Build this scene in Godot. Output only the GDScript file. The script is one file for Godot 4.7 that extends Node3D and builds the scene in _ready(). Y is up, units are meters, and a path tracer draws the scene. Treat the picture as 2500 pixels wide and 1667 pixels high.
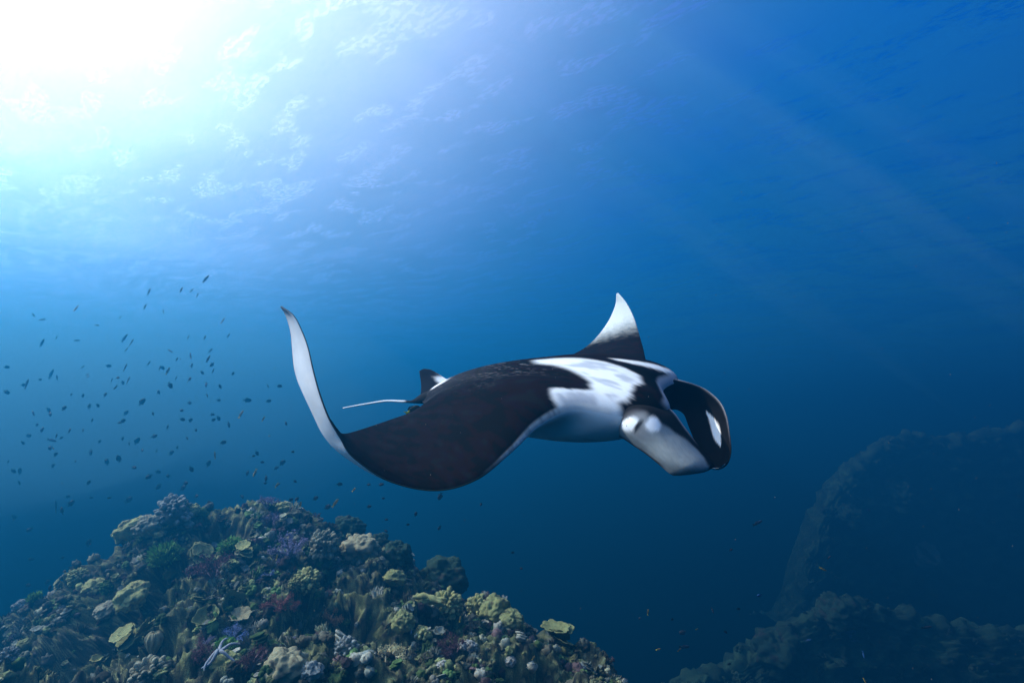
extends Node3D
# An underwater scene: a manta ray gliding over a coral reef, lit by the sun through the water surface.

const STATIONS := [
	[-1, -1.093, 0.317, 1.004, -1.1, 0.317, 0.994, 0.004, 0.004, 1.2, 0],
	[-0.96, -1.029, 0.274, 1.028, -1.094, 0.285, 0.949, 0.006, 0.006, 1.2, 0],
	[-0.92, -0.986, 0.206, 1.039, -1.098, 0.225, 0.88, 0.008, 0.008, 1.2, 0],
	[-0.86, -0.953, 0.134, 1.049, -1.115, 0.155, 0.809, 0.009, 0.009, 1.2, 0],
	[-0.8, -0.93, 0.05, 1.047, -1.127, 0.069, 0.737, 0.011, 0.011, 1.2, -0.005],
	[-0.73, -0.9, -0.046, 1.044, -1.125, -0.011, 0.645, 0.013, 0.013, 1.2, -0.015],
	[-0.66, -0.862, -0.146, 1.03, -1.092, -0.08, 0.534, 0.015, 0.015, 1.2, -0.03],
	[-0.6, -0.817, -0.228, 1.008, -1.058, -0.143, 0.424, 0.017, 0.017, 1.2, -0.045],
	[-0.54, -0.769, -0.309, 0.977, -1.049, -0.203, 0.305, 0.018, 0.014, 1.2, -0.035],
	[-0.46, -0.63, -0.412, 0.911, -1.051, -0.23, 0.19, 0.024, 0.014, 1.3, -0.025],
	[-0.38, -0.444, -0.46, 0.824, -1.019, -0.217, 0.03, 0.036, 0.018, 1.4, -0.02],
	[-0.3, -0.272, -0.419, 0.729, -0.911, -0.168, -0.155, 0.06, 0.03, 2, -0.01],
	[-0.23, -0.121, -0.3, 0.644, -0.814, -0.124, -0.3, 0.095, 0.055, 2.4, 0],
	[-0.17, 0.009, -0.181, 0.601, -0.75, -0.097, -0.418, 0.135, 0.08, 2.8, 0.01],
	[-0.125, 0.174, -0.107, 0.611, -0.725, -0.076, -0.495, 0.165, 0.115, 2.9, 0.015],
	[-0.095, 0.373, -0.135, 0.648, -0.723, -0.058, -0.553, 0.185, 0.15, 2.9, 0.01],
	[-0.07, 0.556, -0.146, 0.646, -0.733, -0.042, -0.612, 0.2, 0.165, 2.9, 0],
	[-0.045, 0.649, -0.099, 0.572, -0.758, -0.027, -0.66, 0.214, 0.18, 2.9, 0],
	[0, 0.679, -0.002, 0.353, -0.801, -0.008, -0.708, 0.224, 0.19, 3, 0],
	[0.045, 0.787, 0.052, 0.229, -0.782, 0.014, -0.806, 0.21, 0.2, 2.9, 0],
	[0.07, 0.817, 0.071, 0.151, -0.746, 0.035, -0.864, 0.19, 0.165, 2.7, 0],
	[0.095, 0.811, 0.105, 0.055, -0.665, 0.06, -0.941, 0.165, 0.15, 2.4, 0],
	[0.13, 0.757, 0.155, -0.099, -0.537, 0.098, -1.057, 0.125, 0.12, 2.2, 0],
	[0.2, 0.765, 0.189, -0.297, -0.22, 0.17, -1.168, 0.065, 0.07, 2, 0],
	[0.3, 0.78, 0.246, -0.43, 0.113, 0.28, -1.223, 0.045, 0.045, 1.8, 0],
	[0.42, 0.797, 0.334, -0.559, 0.396, 0.383, -1.208, 0.03, 0.03, 1.5, 0],
	[0.56, 0.805, 0.447, -0.695, 0.546, 0.489, -1.194, 0.02, 0.02, 1.3, 0],
	[0.74, 0.797, 0.604, -0.824, 0.656, 0.63, -1.153, 0.013, 0.013, 1.2, 0],
	[0.88, 0.768, 0.74, -0.936, 0.71, 0.756, -1.106, 0.008, 0.008, 1.2, 0],
	[1, 0.725, 0.844, -1.033, 0.713, 0.842, -1.053, 0.004, 0.004, 1.2, 0]
]
const NEAR_FIN := [[[0.535, -0.073, 0.454], [0.482, -0.076, 0.535], [0.425, -0.108, 0.631], [0.384, -0.185, 0.58], [0.375, -0.227, 0.453]],
	[[0.617, -0.075, 0.515], [0.551, -0.099, 0.612], [0.479, -0.143, 0.687], [0.424, -0.203, 0.668], [0.413, -0.244, 0.572]],
	[[0.654, -0.113, 0.6], [0.588, -0.146, 0.686], [0.52, -0.193, 0.745], [0.468, -0.248, 0.722], [0.45, -0.276, 0.648]],
	[[0.693, -0.188, 0.65], [0.624, -0.213, 0.738], [0.557, -0.251, 0.788], [0.51, -0.292, 0.767], [0.491, -0.31, 0.704]],
	[[0.736, -0.268, 0.7], [0.666, -0.285, 0.788], [0.598, -0.311, 0.83], [0.553, -0.337, 0.811], [0.532, -0.35, 0.759]],
	[[0.773, -0.325, 0.732], [0.704, -0.337, 0.821], [0.639, -0.354, 0.859], [0.592, -0.372, 0.836], [0.564, -0.383, 0.794]],
	[[0.788, -0.354, 0.748], [0.727, -0.368, 0.817], [0.664, -0.382, 0.845], [0.614, -0.39, 0.834], [0.583, -0.396, 0.803]],
	[[0.783, -0.369, 0.746], [0.73, -0.383, 0.794], [0.67, -0.389, 0.824], [0.625, -0.395, 0.818], [0.594, -0.398, 0.802]]]
const FAR_FIN := [[[0.76, 0.075, 0.233], [0.689, 0.053, 0.29], [0.657, 0.002, 0.323], [0.667, -0.048, 0.327], [0.706, -0.102, 0.319]],
	[[0.856, 0.04, 0.278], [0.805, 0.021, 0.225], [0.765, -0.023, 0.199], [0.753, -0.064, 0.203], [0.757, -0.1, 0.218]],
	[[0.917, 0.004, 0.324], [0.889, -0.016, 0.24], [0.856, -0.05, 0.195], [0.82, -0.077, 0.191], [0.788, -0.1, 0.218]],
	[[0.959, -0.061, 0.395], [0.949, -0.082, 0.302], [0.913, -0.105, 0.248], [0.863, -0.118, 0.236], [0.812, -0.127, 0.255]],
	[[0.959, -0.135, 0.476], [0.955, -0.152, 0.383], [0.919, -0.173, 0.329], [0.866, -0.186, 0.317], [0.81, -0.192, 0.337]],
	[[0.94, -0.225, 0.554], [0.938, -0.239, 0.471], [0.907, -0.255, 0.419], [0.856, -0.264, 0.407], [0.81, -0.265, 0.427]],
	[[0.915, -0.296, 0.625], [0.912, -0.311, 0.562], [0.887, -0.325, 0.52], [0.847, -0.33, 0.509], [0.811, -0.329, 0.519]],
	[[0.88, -0.341, 0.679], [0.872, -0.357, 0.647], [0.853, -0.37, 0.625], [0.827, -0.372, 0.614], [0.808, -0.369, 0.604]],
	[[0.851, -0.358, 0.697], [0.84, -0.369, 0.685], [0.83, -0.377, 0.669], [0.821, -0.38, 0.653], [0.813, -0.378, 0.644]]]
const DORSAL_FIN := [[[-0.492, 0.086, -0.523], [-0.787, -0.01, -0.728]],
	[[-0.528, 0.108, -0.55], [-0.778, 0.034, -0.722]],
	[[-0.59, 0.133, -0.587], [-0.777, 0.084, -0.725]],
	[[-0.647, 0.17, -0.622], [-0.784, 0.138, -0.728]],
	[[-0.703, 0.199, -0.649], [-0.791, 0.176, -0.728]],
	[[-0.749, 0.207, -0.678], [-0.795, 0.194, -0.73]]]
const TAIL := [[-0.667, 0.012, -0.624], [-0.765, -0.008, -0.698], [-0.838, -0.024, -0.751], [-0.918, -0.022, -0.811], [-1.066, -0.015, -0.911], [-1.224, -0.031, -1.014], [-1.366, -0.047, -1.117], [-1.484, -0.061, -1.22]]
const MANTA_AT := [0.121, 9.156, -3.31]

var rng := RandomNumberGenerator.new()
var noise_a := FastNoiseLite.new()
var noise_b := FastNoiseLite.new()
var noise_c := FastNoiseLite.new()
var taken := {}

# ---------------------------------------------------------------- naming
func numbered(called: String) -> String:
	if not taken.has(called):
		taken[called] = 0
		return called
	taken[called] += 1
	return "%s_%03d" % [called, taken[called]]

func tag(o: Node, label: String, category: String, group := "") -> Node:
	o.set_meta("label", label)
	o.set_meta("category", category)
	if group != "":
		o.set_meta("group", group)
	return o

func obj(called: String, mesh: Mesh, mat: Material, parent: Node = self) -> MeshInstance3D:
	var o := MeshInstance3D.new()
	o.name = numbered(called) if parent == self else called
	o.mesh = mesh
	if mat:
		o.material_override = mat
	parent.add_child(o, true)
	return o

func thing(called: String, at: Vector3) -> Node3D:
	var o := Node3D.new()
	o.name = numbered(called)
	add_child(o)
	o.position = at
	return o

func v3(a: Array) -> Vector3:
	return Vector3(a[0], a[1], a[2])

# ---------------------------------------------------------------- mesh collecting
class Buf:
	var v := PackedVector3Array()
	var n := PackedVector3Array()
	var c := PackedColorArray()
	var i := PackedInt32Array()
	func mesh() -> ArrayMesh:
		var a := []
		a.resize(Mesh.ARRAY_MAX)
		a[Mesh.ARRAY_VERTEX] = v
		a[Mesh.ARRAY_NORMAL] = n
		if c.size() == v.size():
			a[Mesh.ARRAY_COLOR] = c
		a[Mesh.ARRAY_INDEX] = i
		var m := ArrayMesh.new()
		m.add_surface_from_arrays(Mesh.PRIMITIVE_TRIANGLES, a)
		return m

# rows of points (each row a ring when closed) become a smooth skin whose normals point away from the middle of each row
func skin(b: Buf, rows: Array, cols: Array, closed := true) -> void:
	var base := b.v.size()
	var w: int = rows[0].size()
	var h := rows.size()
	var nn := PackedVector3Array()
	nn.resize(w * h)
	var span := w if closed else w - 1
	for r in h - 1:
		for k in span:
			var k2 := (k + 1) % w
			var p0: Vector3 = rows[r][k]
			var p1: Vector3 = rows[r][k2]
			var p2: Vector3 = rows[r + 1][k2]
			var p3: Vector3 = rows[r + 1][k]
			var f := (p2 - p0).cross(p3 - p1)
			nn[r * w + k] += f
			nn[r * w + k2] += f
			nn[(r + 1) * w + k] += f
			nn[(r + 1) * w + k2] += f
	var out := 0.0
	for r in h:
		var mid := Vector3.ZERO
		for p in rows[r]:
			mid += p
		mid /= w
		for k in w:
			out += nn[r * w + k].dot(rows[r][k] - mid)
	var s := 1.0 if out >= 0.0 or not closed else -1.0
	for r in h:
		for k in w:
			b.v.append(rows[r][k])
			b.n.append((nn[r * w + k] * s).normalized())
			b.c.append(cols[r][k])
	for r in h - 1:
		for k in span:
			var k2 := (k + 1) % w
			var q := [base + r * w + k, base + r * w + k2, base + (r + 1) * w + k2, base + (r + 1) * w + k]
			if s > 0.0:
				b.i.append_array([q[0], q[2], q[1], q[0], q[3], q[2]])
			else:
				b.i.append_array([q[0], q[1], q[2], q[0], q[2], q[3]])

func tube(b: Buf, path: Array, radii: Array, sides: int, cols: Array) -> void:
	var rows := []
	var cc := []
	for k in path.size():
		var d: Vector3 = (path[mini(k + 1, path.size() - 1)] - path[maxi(k - 1, 0)]).normalized()
		var x := d.cross(Vector3.UP if absf(d.y) < 0.9 else Vector3.RIGHT).normalized()
		var y := x.cross(d)
		var ring := PackedVector3Array()
		var rc := PackedColorArray()
		for s in sides:
			var t := TAU * s / sides
			ring.append(path[k] + (x * cos(t) + y * sin(t)) * radii[k])
			rc.append(cols[k])
		rows.append(ring)
		cc.append(rc)
	skin(b, rows, cc)

# ---------------------------------------------------------------- manta ray
func hermite(p0: float, p1: float, m0: float, m1: float, t: float) -> float:
	var t2 := t * t
	var t3 := t2 * t
	return (2 * t3 - 3 * t2 + 1) * p0 + (t3 - 2 * t2 + t) * m0 + (-2 * t3 + 3 * t2) * p1 + (t3 - t2) * m1

# one station of the body between the given ones: [v, L, T, hd, hv, power, camber]
func station(seg: int, t: float) -> PackedFloat64Array:
	var out := PackedFloat64Array()
	var a: Array = STATIONS[seg]
	var b: Array = STATIONS[seg + 1]
	for k in a.size():
		var m0: float = (b[k] - (STATIONS[seg - 1][k] if seg > 0 else a[k])) * (0.5 if seg > 0 else 1.0)
		var m1: float = ((STATIONS[seg + 2][k] if seg + 2 < STATIONS.size() else b[k]) - a[k]) * (0.5 if seg + 2 < STATIONS.size() else 1.0)
		out.append(hermite(a[k], b[k], m0, m1, t))
	return out

func profile(u: float, power: float) -> float:
	var p := 0.36
	if u < p:
		return sqrt(maxf(0.0, 1.0 - pow(1.0 - u / p, 2.0)))
	return 1.0 - pow((u - p) / (1.0 - p), power)

func in_poly(p: Vector2, poly: Array) -> float:
	# signed distance, positive inside
	var d := 1e9
	var inside := false
	var j := poly.size() - 1
	for i in poly.size():
		var a: Vector2 = poly[i]
		var b: Vector2 = poly[j]
		var e := b - a
		var q := p - a - e * clampf((p - a).dot(e) / maxf(e.dot(e), 1e-9), 0.0, 1.0)
		d = minf(d, q.length())
		if (a.y > p.y) != (b.y > p.y) and p.x < (b.x - a.x) * (p.y - a.y) / (b.y - a.y) + a.x:
			inside = not inside
		j = i
	return d if inside else -d

const PATCH := [[0.004, 0.42], [0.000, 0.33], [-0.003, 0.25], [-0.006, 0.17], [-0.012, 0.105], [-0.019, 0.066], [-0.036, 0.066], [-0.052, 0.085], [-0.068, 0.075], [-0.082, 0.036], [-0.0915, 0.018], [-0.094, -0.02], [-0.140, -0.02], [-0.136, 0.030], [-0.132, 0.058], [-0.126, 0.080], [-0.115, 0.060], [-0.102, 0.068], [-0.094, 0.090], [-0.090, 0.122], [-0.079, 0.165], [-0.068, 0.21], [-0.054, 0.24], [-0.041, 0.27], [-0.028, 0.32], [-0.014, 0.40]]
const FAR_PATCH := [[0.013, 0.150], [0.022, 0.105], [0.032, 0.066], [0.044, 0.030], [0.060, 0.008], [0.052, 0.004], [0.040, 0.012], [0.030, 0.024], [0.020, 0.050], [0.012, 0.085], [0.009, 0.125]]
const DARK := Color(0.0065, 0.0055, 0.006)
const PALE := Color(0.84, 0.86, 0.86)
var patch_near := []
var patch_far := []

func hash1(a: float, b: float) -> float:
	return fposmod(sin(a * 127.1 + b * 311.7) * 43758.5453, 1.0)

func manta_color(v: float, u: float, dorsal: bool) -> Color:
	if patch_near.is_empty():
		for p in PATCH:
			patch_near.append(Vector2(p[0] * 4.0, p[1]))
		for p in FAR_PATCH:
			patch_far.append(Vector2(p[0] * 4.0, p[1]))
	# metres along the chord and across it, roughly
	var mx := v * 4.0
	var n1 := noise_b.get_noise_3d(mx * 9.0, u * 5.0, 0.0)
	var n2 := noise_a.get_noise_3d(mx * 60.0, u * 16.0, 4.0)
	if not dorsal:
		var w := PALE * (0.93 + 0.05 * n1 + 0.03 * n2)
		# dark smudge along the trailing edge and the wing tips
		var edge := smoothstep(0.955, 0.995, u + 0.01 * n1) * smoothstep(0.15, 0.3, absf(v))
		edge = maxf(edge, 0.75 * smoothstep(0.94, 1.0, absf(v) + 0.012 * n1))
		edge = maxf(edge, (1.0 - smoothstep(0.006, 0.012, u)) * smoothstep(0.2, 0.3, -v))
		var head := (1.0 - smoothstep(0.06, 0.09, u)) * (1.0 - smoothstep(0.045, 0.065, absf(v)))
		edge = maxf(edge, head)
		var gill := 0.0
		if v < -0.02 and v > -0.11 and u > 0.10 and u < 0.40:
			gill = 0.25 * smoothstep(0.55, 0.9, sin(u * 95.0)) * smoothstep(0.02, 0.04, -v) * (1.0 - smoothstep(0.08, 0.10, -v))
		var cl := w.lerp(Color(0.05, 0.05, 0.055), maxf(edge, gill))
		# the side of the head in front of the shoulder is dark, with pale blotches round the eye
		return cl.lerp(Color(0.006, 0.006, 0.007), head)
	var c := DARK
	# faint brown cloudiness and pale scratches that run along the back
	c = c.lerp(Color(0.014, 0.011, 0.011), clampf(0.35 + 0.9 * n1, 0.0, 1.0) * 0.6)
	var mid := 1.0 - smoothstep(0.03, 0.16, absf(v + 0.02))
	var fleck := noise_a.get_noise_3d(mx * 95.0, u * 24.0, 9.0) * (0.8 + 0.6 * noise_b.get_noise_3d(mx * 6.0, u * 5.0, 14.0))
	c = c.lerp(Color(0.12, 0.12, 0.125), smoothstep(0.14, 0.5, fleck) * (0.03 + 0.95 * mid) * smoothstep(0.2, 0.45, u))
	c = c.lerp(Color(0.05, 0.05, 0.055), mid * 0.55 * smoothstep(0.45, 0.9, u))
	# white shoulder patches
	var q := Vector2(mx, u)
	var wob := Vector2(noise_b.get_noise_2d(mx * 30.0, u * 25.0), noise_a.get_noise_3d(mx * 110.0, u * 12.0, 2.0)) * Vector2(0.003, 0.009)
	var dn := -1.0
	var df := -1.0
	if absf(v) < 0.17 and u < 0.5:
		dn = in_poly(q + wob, patch_near)
		df = in_poly(q + wob, patch_far)
	var soft := lerpf(0.016, 0.035, smoothstep(0.1, 0.35, u))
	var wsum := maxf(smoothstep(-soft, soft * 0.6, dn), smoothstep(-soft, soft * 0.6, df))
	var grey := smoothstep(-0.1, 0.35, noise_b.get_noise_3d(mx * 13.0, u * 7.0, 7.0)) * 0.75 * smoothstep(0.0, 0.03, dn)
	var white := Color(0.72, 0.75, 0.76).lerp(Color(0.34, 0.37, 0.42), grey) * (0.97 + 0.05 * n2)
	c = c.lerp(white, wsum)
	# far wing: the upper side is pale towards the tip; pale rim on the near leading edge
	if v > 0.3:
		var t := smoothstep(-0.10, 0.16, v - 0.60 + 0.09 * (u - 0.5) + 0.04 * n1)
		c = c.lerp(Color(0.60, 0.64, 0.62) * (0.95 + 0.1 * n2), t)
	if v < -0.9:
		c = c.lerp(Color(0.3, 0.3, 0.3), smoothstep(-0.92, -0.99, v) * 0.5)
	var rim := (1.0 - smoothstep(0.002, 0.010, u)) * smoothstep(-0.30, -0.20, v) * (1.0 - smoothstep(-0.10, -0.095, v))
	c = c.lerp(Color(0.62, 0.63, 0.62), rim * clampf(0.75 + 0.6 * n2, 0.0, 1.0))
	var rim2 := (1.0 - smoothstep(0.001, 0.004, u)) * (1.0 - smoothstep(-0.32, -0.24, v)) * smoothstep(-0.95, -0.85, v)
	c = c.lerp(Color(0.14, 0.13, 0.07), rim2 * 0.5)
	# pale lip of the mouth
	var lip := (1.0 - smoothstep(0.006, 0.018, u + 0.004 * n1)) * (1.0 - smoothstep(0.046, 0.06, absf(v)))
	c = c.lerp(PALE, (1.0 - smoothstep(0.012, 0.022, absf(v))) * smoothstep(0.80, 0.86, u + 0.03 * n1) * (1.0 - smoothstep(0.90, 0.93, u)) * 0.8)
	c = c.lerp(Color(0.42, 0.42, 0.45), lip * 0.95)
	return head_side(c, v, u, n1, true)

func head_side(c: Color, v: float, u: float, n1: float, dorsal: bool) -> Color:
	return c

func fin_color(near: bool, w: float, c: float, side: int) -> Color:
	var n1 := noise_b.get_noise_3d(w * 3.0, c * 3.0, 20.0 if near else 40.0)
	var n2 := noise_a.get_noise_3d(w * 6.0, c * 40.0 + w * 12.0, 60.0)
	if near:
		if side == 1:
			return Color(0.012, 0.012, 0.014)
		var pale := Color(0.27, 0.30, 0.30).lerp(Color(0.15, 0.17, 0.17), smoothstep(0.3, 0.9, w) * smoothstep(0.2, 0.8, c)) * (0.95 + 0.22 * n2)
		var d := smoothstep(0.02 + 0.10 * (1.0 - smoothstep(0.1, 0.3, w)), -0.05 - 0.06 * (1.0 - smoothstep(0.1, 0.3, w)), c - (lerpf(0.50, 0.13, smoothstep(0.16, 0.62, w)) + 0.34 * (1.0 - smoothstep(0.0, 0.2, w))) + 0.05 * n1 - 0.05 * smoothstep(0.5, 1.0, w))
		var col := pale.lerp(Color(0.013, 0.012, 0.013), d)
		# back edge is dark where it leaves the throat
		col = col.lerp(Color(0.03, 0.03, 0.032), smoothstep(0.88, 0.97, c + 0.05 * n1) * (1.0 - smoothstep(0.55, 0.75, w)))
		# pale blotches in front of and behind the eye
		var a := Vector2((w - 0.135) / 0.075, (c - 0.66) / 0.105).length()
		var b2 := Vector2((w - 0.285) / 0.058, (c - 0.47) / 0.095).length()
		var bl := maxf(1.0 - smoothstep(0.6, 1.15, a + 0.55 * n1 + 0.15 * n2), 1.0 - smoothstep(0.55, 1.15, b2 + 0.55 * n1 + 0.15 * n2))
		col = col.lerp(Color(0.86, 0.88, 0.88), bl)
		col = col.lerp(Color(0.24, 0.24, 0.25), 0.5 * (1.0 - smoothstep(0.5, 1.3, Vector2((w - 0.2) / 0.15, (c - 0.62) / 0.15).length())) * (1.0 - bl))
		var lid := Vector2((w - 0.212) / 0.022, (c - 0.62) / 0.09).length()
		col = col.lerp(Color(0.02, 0.02, 0.02), 1.0 - smoothstep(0.5, 1.2, lid))
		col = col.lerp(Color(0.40, 0.40, 0.43), (1.0 - smoothstep(0.02, 0.06, c)) * smoothstep(0.2, 0.3, w) * (1.0 - smoothstep(0.4, 0.6, w)))
		return col
	if side == 1:
		return Color(0.02, 0.02, 0.022).lerp(PALE, smoothstep(0.93, 1.0, w))
	var k := Color(0.008, 0.008, 0.010)
	var ex := (w - 0.535 - 0.10 * (c - 0.4)) / 0.165
	var ey := (c - 0.40 + 0.22 * (w - 0.55)) / 0.135
	var spot := 1.0 - smoothstep(0.7, 1.05, absf(ey) / maxf(0.02, (1.0 - ex * ex) * (0.75 + 0.35 * ex)) + 0.25 * n1 + 0.1 * n2) if absf(ex) < 1.0 else 0.0
	k = k.lerp(PALE, spot)
	k = k.lerp(Color(0.30, 0.30, 0.32), (1.0 - smoothstep(0.02, 0.09, c)) * (1.0 - smoothstep(0.35, 0.75, w)) * 0.8)
	k = k.lerp(PALE, smoothstep(0.95, 0.975, w))
	return k

func dorsal_color(t: float, u: float) -> Color:
	var c := Color(0.022, 0.022, 0.024)
	var n := noise_b.get_noise_2d(t * 3.0, u * 3.0)
	var w := (1.0 - smoothstep(0.12, 0.34, u + 0.12 * n)) * (1.0 - smoothstep(0.42, 0.6, t + 0.1 * n))
	c = c.lerp(PALE, w * 0.95)
	c = c.lerp(Color(0.3, 0.3, 0.26), smoothstep(0.94, 1.0, u) * smoothstep(0.8, 1.0, t))
	return c


func build_manta() -> void:
	var root := thing("manta_ray", v3(MANTA_AT))
	tag(root, "black and white manta ray gliding above the reef with both wings raised", "manta ray")
	var b := Buf.new()
	var per := 16
	var nu := 190
	var rows := []
	var cols := []
	var raw := []
	for seg in STATIONS.size() - 1:
		for k in per + (1 if seg == STATIONS.size() - 2 else 0):
			raw.append(station(seg, float(k) / per))
	for r in raw.size():
		var s: PackedFloat64Array = raw[r]
		var L := Vector3(s[1], s[2], s[3])
		var T := Vector3(s[4], s[5], s[6])
		var s0: PackedFloat64Array = raw[maxi(r - 12, 0)]
		var s1: PackedFloat64Array = raw[mini(r + 12, raw.size() - 1)]
		var span := (Vector3(s1[1] + s1[4], s1[2] + s1[5], s1[3] + s1[6]) - Vector3(s0[1] + s0[4], s0[2] + s0[5], s0[3] + s0[6]))
		var chord := T - L
		var up := span.cross(chord).normalized()
		if r == raw.size() / 2 and up.y < 0.0:
			print("up points down")
		var ring := PackedVector3Array()
		var rc := PackedColorArray()
		for k in nu * 2:
			var dorsal := k < nu
			var w := float(k) / nu if dorsal else float(2 * nu - k) / nu
			var u := 0.5 - 0.5 * cos(PI * w)
			var f := profile(u, s[9])
			var h: float = s[7] if dorsal else -s[8]
			var p := L + chord * u + up * (h * f + s[10] * sin(PI * u))
			p = shape_extra(p, s[0], u, dorsal, up, chord.normalized())
			ring.append(p)
			rc.append(manta_color(s[0], u, dorsal))
		rows.append(ring)
		cols.append(rc)
	smooth_back(rows, raw, nu)
	skin(b, rows, cols)
	var body_v := b.v.duplicate()
	fin(b, NEAR_FIN, 0.014, true)
	fin(b, FAR_FIN, 0.014, false)
	dorsal_fin(b)
	var path := []
	var rad := []
	var tc := []
	for k in 43:
		var t := k / 42.0 * (TAIL.size() - 1)
		var i := mini(int(t), TAIL.size() - 2)
		path.append(v3(TAIL[i]).cubic_interpolate(v3(TAIL[i + 1]), v3(TAIL[maxi(i - 1, 0)]), v3(TAIL[mini(i + 2, TAIL.size() - 1)]), t - i))
		rad.append(lerpf(0.05, 0.0095, smoothstep(0.0, 2.4, t)) * (1.0 if t < 3.0 else lerpf(1.0, 0.42, (t - 3.0) / 4.0)))
		tc.append(Color(0.02, 0.02, 0.022).lerp(Color(0.7, 0.72, 0.72), smoothstep(2.6, 3.1, t)))
	tube(b, path, rad, 12, tc)
	var mat := StandardMaterial3D.new()
	mat.vertex_color_use_as_albedo = true
	mat.roughness = 0.7
	mat.metallic_specular = 0.06
	var nt := NoiseTexture2D.new()
	nt.width = 512
	nt.height = 512
	nt.seamless = true
	nt.as_normal_map = true
	nt.bump_strength = 4.0
	var nz := FastNoiseLite.new()
	nz.seed = 5
	nz.frequency = 0.06
	nt.noise = nz
	mat.normal_enabled = true
	mat.normal_texture = nt
	mat.normal_scale = 0.25
	mat.uv1_triplanar = true
	mat.uv1_scale = Vector3(3, 3, 3)
	obj("body", b.mesh(), mat, root)
	var eb := Buf.new()
	ball(eb, Vector3.ZERO, Vector3(0.011, 0.013, 0.010), 16, 10, Color(0.004, 0.004, 0.005))
	var em := StandardMaterial3D.new()
	em.vertex_color_use_as_albedo = true
	em.roughness = 0.3
	obj("eye", eb.mesh(), em, root).position = Vector3(0.589, 8.951, -2.573) - v3(MANTA_AT)
	if DEBUG:
		look(root, body_v, raw, nu)

const DEBUG := false
func look(root: Node3D, vs: PackedVector3Array, raw: Array, nu: int) -> void:
	var pts := [[1330,882],[1359,876],[1436,876],[1482,884],[1532,901],[1558,917],[1555,925],[1535,942],[1525,962],[1515,975],[1505,985],[1502,1003],[1449,1005],[1409,1007],[1396,993],[1366,982],[1353,962],[1359,952],[1399,955],[1446,962],[1449,945],[1436,925],[1409,905],[1376,892],[1512,879],[1548,880],[1582,885],[1615,899],[1641,910],[1608,902],[1568,893],[1538,884],[1250,950],[1100,960],[1150,1100],[1283,1060],[1350,1010],[1600,940],[1560,960],[1540,1010],[1560,1050],[1480,790],[1520,800],[1555,800],[1460,830],[1500,815],[1555,810]]

	var best := []
	for p in pts:
		best.append([1e9, 0.0, 0.0, 0, 0.0])
	var c := cos(deg_to_rad(-8.0))
	var s := sin(deg_to_rad(-8.0))
	for k in vs.size():
		var q := vs[k] + root.position - Vector3(0, 9, 0)
		var y := q.y * c - q.z * s
		var z := q.y * s + q.z * c
		var px := 1250.0 + q.x / -z * 1364.0
		var py := 833.5 - y / -z * 1364.0
		for i in pts.size():
			var d: float = Vector2(px - pts[i][0], py - pts[i][1]).length()
			var score: float = maxf(d, 3.0) + (-z) * 12.0
			if d < 14.0 and score < best[i][0]:
				var col := k % (2 * nu)
				var w := float(col) / nu if col < nu else float(2 * nu - col) / nu
				best[i] = [score, raw[k / (2 * nu)][0], 0.5 - 0.5 * cos(PI * w), 1 if col < nu else -1, -z]
	for i in pts.size():
		print("%d,%d: v %.3f u %.3f %s z %.2f" % [pts[i][0], pts[i][1], best[i][1], best[i][2], "D" if best[i][3] > 0 else "V", best[i][4]])

# relax the middle of the back across the body, so that the stations that meet at the tail leave no groove
func smooth_back(rows: Array, raw: Array, nu: int) -> void:
	for pass_ in 60:
		var was := []
		for r in rows:
			was.append(r.duplicate())
		for r in range(1, rows.size() - 1):
			var v: float = raw[r][0]
			var a := 1.0 - smoothstep(0.16, 0.30, absf(v))
			if a <= 0.0:
				continue
			var row: PackedVector3Array = rows[r]
			for k in range(0, 2 * nu):
				var w := float(k) / nu if k < nu else float(2 * nu - k) / nu
				var u := 0.5 - 0.5 * cos(PI * w)
				var f := a * smoothstep(0.22, 0.45, u)
				if f > 0.0:
					row[k] = was[r][k].lerp((was[r - 1][k] + was[r + 1][k]) * 0.5, f)
			rows[r] = row

func shape_extra(p: Vector3, v: float, u: float, dorsal: bool, up: Vector3, chord: Vector3) -> Vector3:
	return p

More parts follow.
